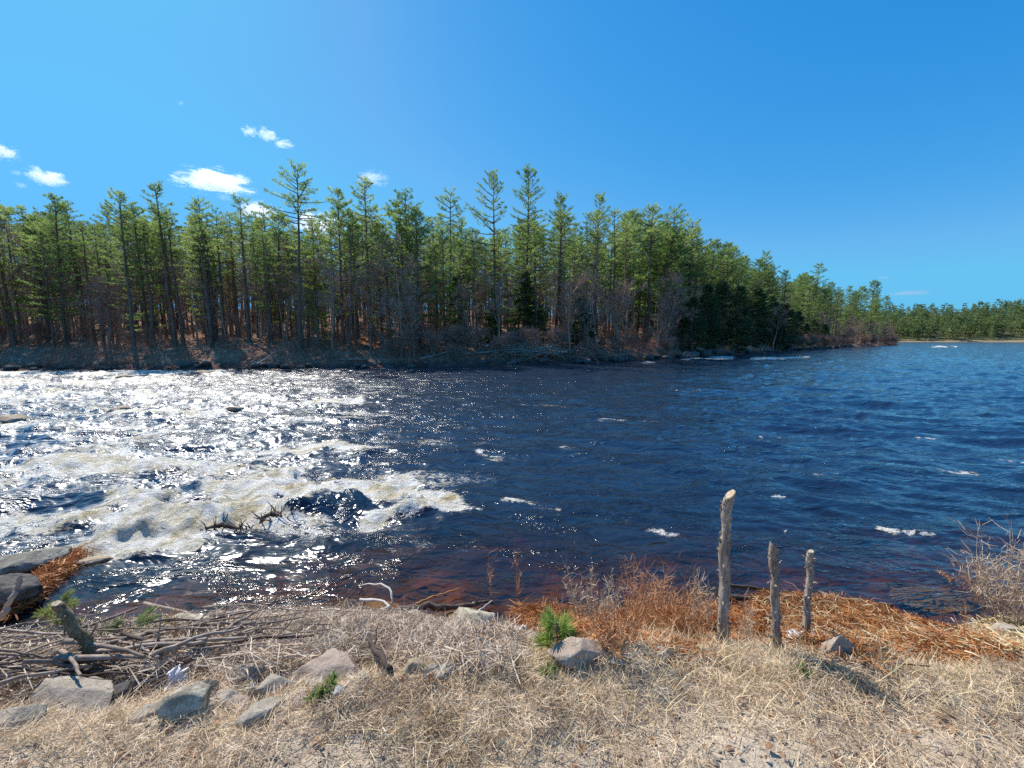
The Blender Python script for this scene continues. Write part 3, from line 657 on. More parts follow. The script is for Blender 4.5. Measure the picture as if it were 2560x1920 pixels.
# back woods: reads as one mass behind the ranks
def merge(dst, vf, n, x, y, z, s, rz, mi=0):
    v, fl = vf; c, q = math.cos(rz), math.sin(rz)
    w_ = np.stack([(v[:, 0] * c - v[:, 1] * q) * s + x, (v[:, 0] * q + v[:, 1] * c) * s + y, v[:, 2] * s + z], 1)
    base = dst.n; dst.v.append(w_); dst.n += len(w_)
    for f in fl: dst.f.append(f + base); dst.m.append(np.full(len(f), mi))
lo = [pine(h=20, cs=c, L=3.1, step=1.0, nb=4, tufts=.5, blade=(.6, .15), seed=200 + i, stubs=False, nblade=3) for i, c in enumerate((.58, .68, .35))]
lo += [bare_tree(12, 220, .5, 5, 2), bare_tree(13, 221, .45, 5, 2)]
lo = [((a.arrays()[0], a.f), (b.arrays()[0], b.f)) for a, b in lo]
mb = MB(); g2 = random.Random(9)
for i in range(1480):
    px = g2.uniform(-120, 2235) if i < 900 else g2.uniform(1480, 2240) if i < 1250 else g2.uniform(-120, 1500); back = g2.uniform(26, 95) if i < 900 else g2.uniform(12, 60)
    y = 60.0
    for _ in range(30):
        x = (px - 1280) / F * y; y = max(20, y + (back - float(fd(np.array(x), np.array(y)))) * .5)
    if float(fd(np.array(x), np.array(y))) < (20 if i < 900 else 8): continue
    top = np.interp(px, prof_x, prof_y) + g2.uniform(30, 215) * (1 - .75 * float(ss(1400, 2000, px)))
    z = float(fz(np.array(x), np.array(y))); hh = min(24, CAMH + (HOR - top) / F * y - z)
    if hh < 8: continue
    q = (0, 2, 1, 2, 0, 3, 2, 4)[i % 8]; q = (0, 1, 1)[i % 3] if i >= 1250 else q; a, b = lo[q]; s = (hh / 20 if q < 3 else min(hh, 13) / 12); rz = g2.random() * 6
    merge(mb, a, 0, x, y, z - .2, s, rz, 0); merge(mb, b, 0, x, y, z - .2, s, rz, 1 if q < 3 else 2)
bw = mb.build('back_woods', [M['bark_pine'], M['needle_far'], M['bark_grey']]); tag(bw, 'mass of trees deep in the wood behind the ranks of pines', 'woods', kind='stuff')
mb = MB(); bl = [bare_tree(11, 230 + i, .5, 5, 2, tw=1.6) for i in range(3)]; bl = [((a.arrays()[0], a.f), (b.arrays()[0], b.f)) for a, b in bl]
for i in range(820):
    px = g2.uniform(-120, 1800); back = g2.uniform(9, 75); y = 60.0
    for _ in range(30):
        x = (px - 1280) / F * y; y = max(20, y + (back - float(fd(np.array(x), np.array(y)))) * .5)
    z = float(fz(np.array(x), np.array(y))); s = g2.uniform(.35, 1.05); rz = g2.random() * 6; a, b = bl[i % 3]
    merge(mb, a, 0, x, y, z - .2, s, rz, 0); merge(mb, b, 0, x, y, z - .2, s, rz, 0)
tk = mb.build('thicket', M['bark_grey']); tag(tk, 'thicket of thin leafless saplings filling the wood between the pine trunks', 'thicket', kind='stuff')
# far hill forest
vl = [pine(h=18, cs=.2, L=4.2, step=1.4, nb=4, tufts=.32, blade=(1.2, .45), seed=210 + i, stubs=False, nblade=4, irr=.3) for i in range(3)]
vl = [((a.arrays()[0], a.f[:1]), (b.arrays()[0], b.f)) for a, b in vl]
mb = MB()
for i in range(2400):
    x = g2.uniform(150, 900); dd = 8 + 185 * g2.random(); y = float(np.interp(x, hx, hy)) + dd
    if x / y < .72 or x / y > 1.75: continue
    z = float(hz(np.array(x), np.array(y))); s = g2.uniform(.6, 1.25); rz = g2.random() * 6
    merge(mb, vl[i % 3][1], 0, x, y, z - 1, s, rz, 1)
    t0 = mb.n; mb.tube([(x, y, z - 1), (x, y, z + 14 * s)], [.25, .1], 3, 0, False)
hf = mb.build('hill_forest', [M['bark_grey'], M['needle_far']]); tag(hf, 'evergreen forest covering the low hill across the water', 'forest', kind='stuff')

# underbrush on the far bank (uncountable twigs)
mb = MB(); N = 9000
px = np.random.default_rng(11).uniform(-50, 2250, N); bk = np.random.default_rng(12).gamma(2.0, 4.0, N) + .8
gx_ = rng.uniform(-75, TIPX - 2, N * 3); w8 = rng.random(N * 3) < np.where(gx_ > 60, .35, 1); gx_ = gx_[w8][:N * 2]; gx_ = gx_[(vn(gx_ * .25, gx_ * 0, 5) + .5) ** 1.5 * np.where(gx_ < -8, .55, 1.3) > rng.random(len(gx_)) * .9]
bk = rng.gamma(1.6, 6.0, len(gx_)) + 1.2
ys_ = np.interp(gx_, fs[:, 0], fs[:, 1]); gy_ = ys_ + bk * (1 + .35 * (gx_ > 20))
zz = fz(gx_, gy_)
for _ in range(5):
    n = len(gx_); b = np.stack([gx_ + rng.normal(size=n) * .5, gy_ + rng.normal(size=n) * .5, zz - .1], 1)
    d = np.stack([rng.normal(size=n) * .45, rng.normal(size=n) * .45, rng.uniform(.4, 1.3, n)], 1) * (rng.uniform(.3, 1.3, n) * np.where(gx_ > 60, 1.8, 1))[:, None]
    mid = b + d * .5 + rng.normal(size=(n, 3)) * .12
    mb.strips(b, mid, b + d, .035 * np.where(gx_ > 60, 2, 1), taper=.2)
ub = mb.build('underbrush', M['twig_far']); tag(ub, 'tangle of leafless brown undergrowth beneath the far trees', 'undergrowth', kind='stuff')

# fallen timber and rocks of the far bank
def log_obj(name, a, b, r, mat, label, cat='log', group=None, branches=0, sides=7, seg=8, bend=.05, snag=0):
    a = np.array(a, float); b = np.array(b, float); t = np.linspace(0, 1, seg)[:, None]; L = np.linalg.norm(b - a)
    p = a + (b - a) * t + np.cumsum(rng.normal(size=(seg, 3)), 0) * bend * L / seg * .6 * np.sin(t * 3.14159) 
    m = MB(); o0 = p[0].copy(); p = p - o0
    m.tube(p, np.linspace(r, r * .45, seg), sides, jit=.18)
    for i in range(branches):
        k = rng.integers(1, seg - 1); d = (b - a) / L * .6 + rng.normal(size=3) * .6; d[2] = abs(d[2])
        q = p[k] + np.outer(np.linspace(0, 1, 4), d) * L * rng.uniform(.08, .25) + rng.normal(size=(4, 3)) * L * .008
        m.tube(q, np.linspace(r * .4, r * .08, 4), 4, cap=False)
    o = m.build(name, mat, smooth=True); o.location = tuple(o0); return tag(o, label, cat, group)
def fp(px, py, back):       # a point of the far bank on column px
    y = 40.0
    for _ in range(60):
        x = (px - 1280) / F * y; y += (back - float(fd(np.array(x), np.array(y)))) * .5
    return np.array((x, y, float(fz(np.array(x), np.array(y)))))
lg = [(1165, 3.5, 1290, 3.2, .9, .16, 'pale fallen trunk lying along the far bank under the brush'), (1050, 2.5, 1130, 3.5, .5, .13, 'thin pale log left of the long fallen trunk'), (1440, 1.0, 1475, 3.5, 1.6, .10, 'broken snag propped upright at the water below the dark rocks'),
      (640, .8, 700, 4.0, .4, .12, 'log slanting down the left part of the far bank to the river'), (1300, 4.0, 1420, 2.0, .8, .12, 'long bare log leaning over the dark bank right of centre'), (1735, 2.0, 1700, 6.0, .4, .15, 'bleached trunk leaning out of the dark evergreen clump'),
      (850, 2.0, 930, 2.6, .3, .10, 'short driftwood log beached left of centre on the far bank'), (1500, 1.2, 1580, 2.0, .3, .12, 'driftwood log beside the orange leaf patch')]
for a, ba, b, bb, up, r, lab in lg:
    p = fp(a, 0, ba); q = fp(b, 0, bb); q[2] += up; p[2] += .15
    log_obj('fallen_log', p, q, r, M['log'], lab, branches=7)
def brushpile(name, c, rx, ry, hgt, n, ln, th, mat, label, cat, kind=None):
    m = MB(); a = rng.random(n) * 6.28; q = rng.random(n) ** .5
    b = np.stack([np.cos(a) * q * rx, np.sin(a) * q * ry, (1 - q ** 2) * hgt * rng.random(n)], 1)
    d = rng.normal(size=(n, 3)) * [1, .7, .35]; d /= np.linalg.norm(d, axis=1)[:, None]; d *= (ln * rng.uniform(.5, 1.3, n))[:, None]
    m.strips(b - d / 2, b + rng.normal(size=(n, 3)) * ln * .06, b + d / 2, th)
    o = m.build(name, mat); o.location = tuple(c); return tag(o, label, cat, kind=kind)
brushpile('brush_pile', fp(1290, 0, 4), 6, 2, 2.2, 700, 2.4, .07, M['log'], 'heap of bleached grey branches piled on the far bank at the centre', 'brush pile')
brushpile('brush_pile', fp(1440, 0, 2.5), 5, 1.6, 1.6, 400, 2.0, .06, M['twig_far'], 'dark heap of branches over the black rocks of the far bank', 'brush pile')

def rock(name, c, size, mat, label, group=None, seed=0, flat=.6, rz=0, tilt=(0, 0), sub=4, facet=.5, cat='rock', sink=.25, strata=0):
    import bmesh
    g = np.random.default_rng(seed + 1000); bm = bmesh.new(); bmesh.ops.create_icosphere(bm, subdivisions=sub, radius=1)
    v = np.array([q.co[:] for q in bm.verts])
    # cut by random planes for an angular block
    for _ in range(16):
        nrm = g.normal(size=3); nrm /= np.linalg.norm(nrm); dd = g.uniform(.42, .80); s = v @ nrm
        v = v - np.where(s > dd, (s - dd) * (.62 + facet * .42), 0)[:, None] * nrm
    n3 = fbm(v[:, 0] * 2 + v[:, 2] * 1.7, v[:, 1] * 2 - v[:, 2] * 1.3, 4, seed)
    v *= (1 + .13 * n3)[:, None]
    n4 = fbm(v[:, 0] * 7 + v[:, 2] * 5, v[:, 1] * 7 - v[:, 2] * 6, 3, seed + 3); v *= (1 + .07 * n4)[:, None]
    if strata: v[:, :2] *= (1 + strata * np.sign(np.sin(v[:, 2] * 17 + v[:, 0] * 3)))[:, None]
    v *= np.array(size)
    for q, co in zip(bm.verts, v): q.co = co
    me = bpy.data.meshes.new(name); bm.to_mesh(me); bm.free(); me.materials.append(mat)
    me.polygons.foreach_set('use_smooth', np.ones(len(me.polygons), bool)); me.update()
    o = bpy.data.objects.new(name, me); COL.objects.link(o)
    o.location = (c[0], c[1], c[2] + size[2] * (1 - 2 * sink)); o.rotation_euler = (tilt[0], tilt[1], rz)
    return tag(o, label, cat, group)
for i in range(90):
    px = [g.uniform(850, 1720), g.uniform(1350, 1750), g.uniform(0, 1000), g.uniform(1700, 2200)][i % 4]
    p = fp(px, 0, g.uniform(-.3, 1.4)); s = g.uniform(.25, .7) * (1 + .8 * (px > 1600))
    lab, gp = (('dark rock at the waterline of the far bank left of centre', 'shore rocks far bank left') if px < 1000 else ('dark rock of the broken ledge along the central far bank', 'shore rocks far bank centre') if px < 1700 else ('dark rock below the shaded evergreens', 'shore rocks far bank right'))
    lab = ('large ' if s > .6 else 'small ') + ('dark rock at the far waterline, ' if i % 2 else 'dark rock on the far shore, ') + where(px)
    rock('shore_rock', p, (s * 1.4, s, s * .7), M['rock_dark'], lab, gp, rz=g.random() * 6, sub=2)

# rocks and snags in the rapids
def wp(px, py, z=0): return P(px, py, z)
for px, py, sz, mt, lab in [(300, 1030, (.55, .5, .28), 'rock_tan', 'small tan boulder breaking the rapids left of centre'), (30, 1052, (.7, .45, .2), 'rock_tan', 'low brown boulder washed over at the left edge of the rapids'),
        (590, 1025, (.6, .35, .16), 'rock_tan', 'flat brown rock awash in the upper rapids'), (505, 935, (1.3, .7, .35), 'rock_tan', 'tan rock under the far white crest'), (310, 945, (1.3, .7, .3), 'rock_tan', 'brown rock in the far left whitewater')]:
    rock('river_rock', wp(px, py), sz, M[mt], lab, seed=px, sink=.38)
def snag(px, py, wpx, lab, sd):
    c = wp(px, py, 0); g3 = np.random.default_rng(sd); m = MB(); r = wpx / F * np.linalg.norm(c[:2]) * .5
    for i in range(26):
        a = np.array((g3.uniform(-r, r), g3.uniform(-.15, .15), 0.0)); d = np.array((g3.normal() * .12, g3.normal() * .1, g3.uniform(.05, .28)))
        m.tube([a, a + d * .5 + g3.normal(size=3) * .02, a + d], [.014, .01, .004], 4)
    m.tube([(-r * 1.2, 0, .02), (-.2 * r, .05, .10), (r, -.03, .03)], [.03, .04, .02], 6)
    o = m.build('snagged_branches', M['stick_dark']); o.location = tuple(c); tag(o, lab, 'branches')
snag(565, 1330, 95, 'dark red twigs caught at the lower edge of the white rapids', 1)
snag(685, 1300, 50, 'small dark snag sticking up beside the smooth hump of water', 2)

# ------------------------------------------------------------------ foreground: rocks
rocks = [ # px, py, size (m), mat, flat tilt, label
    (20, 1815, (.17, .13, .08), 'rock_grey', 'rounded grey stone cut off by the left edge of the near bank'),
    (180, 1775, (.30, .17, .10), 'rock_grey', 'long flat topped grey slab at the left foot of the stick pile'),
    (300, 1755, (.15, .13, .10), 'rock_dark', 'dark shaded block at the right end of the flat slab'),
    (395, 1740, (.08, .07, .06), 'rock_dark', 'small dark stone between the slab and the mossy stone'),
    (475, 1768, (.16, .12, .10), 'rock_lichen', 'greenish grey stone with a dark notch below the plastic scrap'),
    (580, 1772, (.15, .12, .08), 'rock_pink', 'low sloping stone right of the notched stone'),
    (690, 1735, (.16, .12, .10), 'rock_grey', 'grey stone with a dark cleft left of the small fir'),
    (655, 1790, (.14, .10, .07), 'rock_grey', 'half buried flat stone below the cleft stone'),
    (690, 1650, (.30, .20, .14), 'rock_pink', 'broad pinkish boulder at the centre left of the slope'),
    (830, 1690, (.23, .16, .12), 'rock_pink', 'smooth pinkish boulder right of the broad one'),
    (792, 1722, (.07, .06, .06), 'rock_grey', 'pointed little stone beside the small fir'),
    (855, 1735, (.07, .05, .04), 'rock_white', 'small pale stone right of the small fir'),
    (1030, 1700, (.13, .10, .08), 'rock_tan', 'tan flat topped block right of the leaning dark branch'),
    (1085, 1690, (.09, .08, .08), 'rock_grey', 'angular grey stone leaning on the tan block'),
    (1120, 1688, (.10, .07, .06), 'rock_grey', 'dull grey stone at the right end of the block cluster'),
    (1095, 1712, (.06, .05, .03), 'rock_pink', 'small reddish stone in front of the block cluster'),
    (1160, 1568, (.34, .18, .15), 'rock_lichen', 'pale lichen covered boulder at the water in the centre'),
    (1330, 1610, (.14, .10, .09), 'rock_pink', 'dull boulder behind the green pine seedling'),
    (1460, 1640, (.22, .13, .10), 'rock_pink', 'weathered grey boulder right of the pine seedling'),
    (1477, 1650, (.055, .05, .045), 'rock_white', 'round bluish white stone on the weathered boulder'),
    (2090, 1640, (.12, .08, .13), 'rock_pink', 'pointed speckled stone right of the third stake'),
    (2510, 1592, (.34, .22, .13), 'rock_grey', 'large pale boulder at the right edge of the water'),
    (2390, 1500, (.9, .35, .05), 'rock_under', 'yellow algae covered rock just under the water at the right'),
    (2370, 1692, (.10, .06, .02), 'rock_tan', 'flat tan stone flush with the grass at the right'),
    (2480, 1672, (.12, .07, .03), 'rock_white', 'flat pale stone flush with the bank at the right edge'),
    (1245, 1680, (.05, .04, .03), 'rock_pink', 'little stone in the straw below the seedling'),
    (1330, 1688, (.07, .05, .03), 'rock_tan', 'little tan stone below the weathered boulder'),
    (1310, 1643, (.06, .05, .03), 'rock_white', 'small whitish chip in the straw left of the seedling'),
    (560, 1748, (.11, .09, .05), 'rock_grey', 'flat stone between the notched stone and the cleft stone'),
    (622, 1725, (.10, .08, .06), 'rock_lichen', 'greenish flat stone above the low sloping stone'),
    (520, 1722, (.09, .07, .05), 'rock_dark', 'dark stone just right of the plastic scrap'),
    (355, 1795, (.09, .07, .04), 'rock_grey', 'small grey stone right of the foot of the flat slab'),
    (105, 1752, (.13, .09, .06), 'rock_dark', 'dark stone behind the flat grey slab'),
    (260, 1728, (.12, .08, .06), 'rock_dark', 'dark stone wedged under the sticks above the slab'),
    (745, 1762, (.09, .07, .04), 'rock_pink', 'flat pinkish stone left of the low green seedling'),
    (735, 1690, (.12, .09, .06), 'rock_pink', 'stone wedged between the broad and the smooth boulders'),
    (610, 1690, (.12, .10, .07), 'rock_grey', 'grey stone left below the broad pinkish boulder'),
    (905, 1712, (.08, .06, .04), 'rock_grey', 'grey stone between the smooth boulder and the gnarled branch'),
    (940, 1665, (.09, .07, .05), 'rock_pink', 'stone half hidden in twigs left of the gnarled branch'),
    (1190, 1700, (.07, .05, .03), 'rock_tan', 'small tan stone right of the block cluster'),
    (1545, 1655, (.09, .06, .04), 'rock_grey', 'flat grey stone under the pale stick'),
    (470, 1588, (.40, .18, .10), 'rock_lichen', 'low green grey rock under the far sticks of the pile'),
    (800, 1540, (.35, .15, .07), 'rock_lichen', 'wet mossy rock at the waterline left of the bleached root'),
]
for i, (px, py, sz, mt, lab) in enumerate(rocks):
    if not mt: continue
    c = G(px, py); 
    if mt == 'rock_under': c = wp(px, py, -.12)
    sz = tuple(q * (1.0 if c[1] > 3 or i == 1 else .85) for q in sz)
    rock('rock', c, sz, M[mt], lab, seed=40 + i, sink=.38, rz=(i * 1.7) % .8 - .4, tilt=(((i * 3) % 7 - 3) * .05, ((i * 5) % 7 - 3) * .05), facet=.8)
rock('rock_ledge', wp(45, 1425), (.68, .34, .17), M['rock_ledge'], 'long grey ledge of rock jutting into the water at the left edge', seed=305, rz=.3, tilt=(.05, -.05), sub=5, facet=.4, sink=.3)
rock('rock_ledge', wp(25, 1510), (.46, .32, .25), M['rock_dark'], 'black wet boulder under the grey ledge at the left edge', seed=302, rz=.2, sub=5, sink=.3)
rock('rock_ledge', wp(215, 1408), (.30, .14, .06), M['rock_tan'], 'brown wet rock tip where the white rapids start', seed=303, rz=.2, sink=.4)

# ------------------------------------------------------------------ stakes
def stake(pts, base_z, wpx, label, cut, depth_y, mat, knots=5):
    # pts: pixels from foot to top, all at the distance depth_y
    P3 = np.array([D(a, b, depth_y) for a, b in pts]); o0 = P3[0].copy(); k = 26
    tt = np.linspace(0, 1, len(P3)); q = np.linspace(0, 1, k)
    p = np.stack([np.interp(q, tt, P3[:, i]) for i in range(3)], 1) - o0
    p[:, 0] += .004 * np.sin(q * 19); p[:, 1] += .006 * np.cos(q * 15)
    r = wpx / 2 / F * depth_y * (1.12 - .22 * q) * (1 + .05 * np.sin(q * 40 + 1) + .04 * rng.normal(size=k))
    root = empty('wooden_stake', o0)
    m = MB(); m.tube(p, r, 14, jit=.14)
    v = m.v[0]; L = p[-1][2]; lean = v[-14:, 0]; 
    v[-14:, 2] += (v[-14:, 0] - p[-1][0]) * cut; m.v[1][:14, 2] = v[-14:, 2]
    m.build('bark', mat, root, smooth=True)
    e = MB(); top = v[-14:].copy(); c = top.mean(0); ins = c + (top - c) * .86 + np.array((0, 0, .003)); e.add(np.vstack([ins, c[None] + [0, 0, .003]]), [(i, (i + 1) % 14, 14) for i in range(14)])
    e.build('cut_face', M['cut'], root)
    fl = MB()
    for i in range(knots):
        s = rng.integers(3, k - 3); a = rng.random() * 6.28; d = np.array((math.cos(a), math.sin(a), .35)); b = p[s] + d * r[s] * .7
        fl.tube([b, b + d * .018, b + d * .03], [.009, .007, .003], 6)
    n = 200; s = rng.integers(1, k - 1, n); a = rng.random(n) * 6.28
    nn = np.stack([np.cos(a), np.sin(a), 0 * a], 1); b = p[s] + nn * r[s][:, None] + np.array((0, 0, 1)) * rng.uniform(-.02, .02, n)[:, None]
    fl.kites(b, nn * .006 + np.stack([rng.normal(size=n) * .006, rng.normal(size=n) * .006, rng.uniform(-.03, .03, n)], 1), .010)
    fl.build('bark_flakes', mat, root)['kind'] = 'stuff'
    tag(root, label, 'stake'); return root
def barkm(name, a, b, c):
    n = NM(name); v = n.mapping(n.obj(), (1, 1, .16)); f = n.noise(v, 42, 9, .74, .5); col = n.ramp(f, [(.3, a), (.5, b), (.7, c)])
    nm = n.bump(n.noise(v, 55, 9, .78, .4), 1, .022); return n.done(n.bsdf(col, .9, nm, .2).outputs[0])
M['bark_stake'] = barkm('flaky_bark', (.13, .09, .065), (.38, .30, .24), (.70, .62, .53))
M['bark_moss'] = barkm('mossy_bark', (.13, .09, .045), (.31, .23, .13), (.50, .41, .27))
stake([(1806, 1640), (1807, 1560), (1812, 1460), (1810, 1380), (1816, 1300), (1824, 1235)], 1.3, 26, 'tallest of the three upright stakes, thick flaking bark and slanted cut top', 1.1, 2.12, M['bark_stake'], 5)
stake([(1946, 1665), (1940, 1590), (1938, 1500), (1935, 1430), (1933, 1362)], 1.3, 21, 'middle stake of the three with a slanting pale cut top', -1.0, 2.10, M['bark_stake'], 6)
stake([(2010, 1650), (2016, 1590), (2018, 1510), (2024, 1430), (2026, 1378)], 1.3, 16, 'thinnest stake of the three, reddish peeling wood on the right', .3, 2.10, M['bark_stake'], 7)
stake([(262, 1672), (225, 1620), (180, 1560), (143, 1508)], .6, 26, 'thick mossy stump leaning left over the stick pile', -.5, float(G(255, 1668)[1]) - .12, M['bark_moss'], 6)

# leaning dark branches
def branch(name, pts, r0, r1, mat, label, cat='branch', group=None, sides=6, forks=0, off=0.0):
    P3 = np.array([D(a, b, min(c, max(1.2, G(a, b)[1] - (r0 * 1.2 + off if i_ else -.02)))) for i_, (a, b, c) in enumerate(pts)]); k = 14; tt = np.linspace(0, 1, len(P3)); q = np.linspace(0, 1, k)
    p = np.stack([np.interp(q, tt, P3[:, i]) for i in range(3)], 1)
    p[1:-1] = (p[:-2] + p[1:-1] * 2 + p[2:]) / 4; o0 = p[0].copy(); p = p - o0
    p += rng.normal(size=p.shape) * r0 * .25
    m = MB(); m.tube(p, np.linspace(r0, r1, k) * (1 + .12 * rng.normal(size=k)), sides, jit=.2)
    L = np.linalg.norm(p[-1])
    for i in range(forks):
        s = rng.integers(3, k - 1); d = (p[s] - p[s - 1]); d /= np.linalg.norm(d); d = d + rng.normal(size=3) * .55
        b = p[s] + np.outer(np.linspace(0, 1, 5), d) * L * rng.uniform(.08, .22) + rng.normal(size=(5, 3)) * .006
        m.tube(b, np.linspace(r0 * .45, r1 * .3, 5), 4, cap=False)
    o = m.build(name, mat, smooth=True); o.location = tuple(o0); return tag(o, label, cat, group)
branch('branch', [(985, 1702, 2.25), (968, 1660, 2.35), (930, 1610, 2.5), (888, 1552, 2.7)], .018, .010, M['stick_dark'], 'dark gnarled branch leaning left out of the straw beside the tan block', forks=2, off=.3)
branch('branch', [(400, 1690, 3.0), (640, 1640, 2.6), (760, 1625, 2.6), (910, 1602, 2.6)], .011, .006, M['stick'], 'long thin stick crossing the two pinkish boulders', forks=4, off=.25)
branch('root', [(872, 1528, 4.2), (970, 1528, 4.0), (982, 1500, 3.9), (975, 1470, 4.0), (950, 1458, 4.1), (905, 1462, 4.2)], .016, .008, M['root'], 'bleached curling root arching over the water', cat='root')
branch('root', [(900, 1500, 4.2), (955, 1500, 4.1), (990, 1530, 3.9), (1050, 1550, 3.8)], .016, .01, M['root'], 'bleached root running down beside the arching one', cat='root')
branch('branch', [(990, 1520, 3.95), (1120, 1518, 4.1), (1235, 1502, 4.3)], .045, .012, M['stick_dark'], 'dark waterlogged branch lying off the bank behind the lichen boulder', forks=2)
branch('branch', [(1040, 1510, 4.1), (1085, 1490, 4.2), (1150, 1470, 4.3)], .012, .005, M['reed_wet'], 'thin orange stick reaching out over the dark water', forks=1)
branch('branch', [(1190, 1532, 4.1), (1230, 1502, 4.2)], .009, .005, M['root'], 'short pale twig resting on the waterlogged branch')
branch('branch', [(1815, 1496, 4.35), (1900, 1492, 4.4), (2000, 1508, 4.35), (2130, 1510, 4.3), (2235, 1513, 4.25)], .028, .018, M['stick_dark'], 'dark log floating along the reed mat behind the stakes')
branch('branch', [(1770, 1458, 4.7), (1860, 1465, 4.7), (1960, 1478, 4.6), (2040, 1492, 4.5)], .016, .01, M['stick_dark'], 'thinner sunken branch farther out behind the stakes')
branch('branch', [(1600, 1650, 2.6), (1660, 1632, 2.7), (1715, 1602, 2.8)], .03, .024, M['log'], 'grey weathered log half buried in grass left of the tall stake', sides=9)
branch('branch', [(1500, 1652, 2.5), (1560, 1642, 2.55), (1640, 1630, 2.6)], .014, .009, M['root'], 'pale stick lying right of the weathered boulder')
branch('branch', [(360, 1508, 3.6), (440, 1525, 3.3), (560, 1558, 3.1), (700, 1562, 3.2), (780, 1556, 3.2)], .014, .011, M['stick'], 'long bowed stick reaching left over the water above the pile', forks=3)
branch('branch', [(0, 1628, 2.6), (200, 1640, 2.6), (380, 1642, 2.7)], .016, .013, M['stick_dark'], 'long dark stick crossing in front of the leaning stump')
branch('branch', [(5, 1548, 3.35), (28, 1500, 3.4), (52, 1440, 3.5)], .028, .018, M['log'], 'pale thick branch leaning against the black boulder at the left edge')
branch('branch', [(1130, 1590, 3.0), (1180, 1615, 2.9), (1200, 1622, 2.9)], .014, .01, M['root'], 'pale curved stick in the straw below the lichen boulder')
branch('branch', [(1150, 1655, 2.55), (1190, 1652, 2.55), (1215, 1644, 2.55)], .010, .008, M['root'], 'white curved stick above the block cluster')
branch('branch', [(1085, 1560, 3.6), (1130, 1580, 3.5), (1170, 1588, 3.4)], .016, .012, M['reed_wet'], 'short red brown stick against the lichen boulder')
branch('branch', [(1980, 1650, 2.2), (2000, 1620, 2.2), (2030, 1600, 2.2)], .018, .008, M['bark_stake'], 'stubby fork at the foot of the thinnest stake')
# the stick pile at the left
g4 = np.random.default_rng(77)
for i in range(115):
    cx = g4.uniform(-30, 700); cy = 1590 + (700 - cx) / 700 * 80 + g4.uniform(-30, 95) * (1 - .4 * cx / 700)
    L = g4.uniform(150, 420); sl = g4.uniform(-.28, .10) if g4.random() < .85 else g4.uniform(-1.2, 1.2)
    if abs(sl) > .3: L *= .35
    a = (cx - L / 2, cy - sl * L / 2); b = (cx + L / 2, cy + sl * L / 2)
    A = G(*a, up=g4.uniform(.04, .20)); B = G(*b, up=g4.uniform(.04, .20)); C = (A + B) / 2; C[2] = max(C[2], float(gz(C[0], C[1])) + .02) + g4.uniform(0, .03)
    if np.linalg.norm(A - B) > 2.2: continue
    k = 10; q = np.linspace(0, 1, k)[:, None]; p = A * (1 - q) ** 2 + 2 * C * q * (1 - q) + B * q ** 2 + np.cumsum(g4.normal(size=(k, 3)), 0) * .006
    m = MB(); r = g4.uniform(.003, .010) if i % 4 else g4.uniform(.010, .017); m.tube(p - A, np.linspace(r, r * .5, k), 6, jit=.15)
    for _ in range(g4.integers(0, 3)):
        s = g4.integers(2, k - 2); d = (B - A) * g4.uniform(.05, .16) + g4.normal(size=3) * .05
        m.tube(np.stack([p[s] - A, p[s] - A + d * .5, p[s] - A + d + [0, 0, .02]]), [r * .5, r * .35, r * .15], 4, cap=False)
    o = m.build('stick', M['stick'] if g4.random() < .8 else M['stick_dark'], smooth=True); o.location = tuple(A)
    nearest = min([(60, 'near the left edge'), (180, 'above the flat grey slab'), (290, 'in front of the leaning stump'), (400, 'left of the plastic scrap'), (480, 'around the plastic scrap'), (590, 'left of the broad boulder'), (700, 'behind the broad boulder')], key=lambda a: abs(a[0] - cx))[1]
    lab = ('thick ' if r > .012 else 'thin ') + ('long ' if np.linalg.norm(A - B) > .8 else 'short ') + ('steeply crossing ' if abs(sl) > .3 else 'level ' if sl > -.06 else 'slanting ') + ('dark ' if o.data.materials[0] == M['stick_dark'] else 'pale ') + 'stick ' + ('high in the pile ' if cy < 1615 else 'midway in the pile ' if cy < 1665 else 'low in the pile ') + nearest
    tag(o, lab, 'stick', 'sticks of the washed up pile')

# ------------------------------------------------------------------ uncountable litter
def lay(name, px0, px1, f0, f1, n, ln, wd, mat, label, cat, up=.02, lift=.12, dens=None, heap=0, dirx=1.0, curl=.1, seed=1):
    g = np.random.default_rng(seed); px = g.uniform(px0, px1, n); a = f0(px); b = f1(px); py = a + (b - a) * g.random(n)
    # sample on the bank: candidates from a lookup of sight lines
    pts = np.array([G(x, y) for x, y in zip(px[:2500], py[:2500])])
    idx = g.integers(0, len(pts), n); c = pts[idx] + g.normal(size=(n, 3)) * [.05, .05, 0]
    c[:, 2] = np.maximum(gz(c[:, 0], c[:, 1]), .0)
    if dens is not None:
        keep = g.random(n) < dens(c[:, 0], c[:, 1]); c = c[keep]
    n = len(c); c[:, 2] += up * g.random(n) + heap * (fbm(c[:, 0] * 2, c[:, 1] * 2, 2, 5) + .5) * g.random(n)
    th = g.random(n) * 6.28; el = g.normal(size=n) * lift
    d = np.stack([np.cos(th) * dirx, np.sin(th), np.tan(el)], 1); d /= np.linalg.norm(d, axis=1)[:, None]; d *= (ln * g.uniform(.4, 1.4, n))[:, None]
    mid = c + g.normal(size=(n, 3)) * ln * curl
    m = MB(); m.strips(c - d / 2, mid, c + d / 2, wd * g.uniform(.6, 1.4, n)); o = m.build(name, mat); return tag(o, label, cat, kind='stuff')
I = lambda *p: (lambda x: np.interp(x, [q[0] for q in p], [q[1] for q in p]))
lay('twig_litter', -20, 760, I((0, 1630), (400, 1570), (760, 1545)), I((0, 1735), (400, 1700), (760, 1675)), 9500, .26, .0042, M['straw_grey'], 'fine grey twigs tangled through the stick pile at the left', 'twigs', up=.11, lift=.22, dirx=1.9, seed=2)
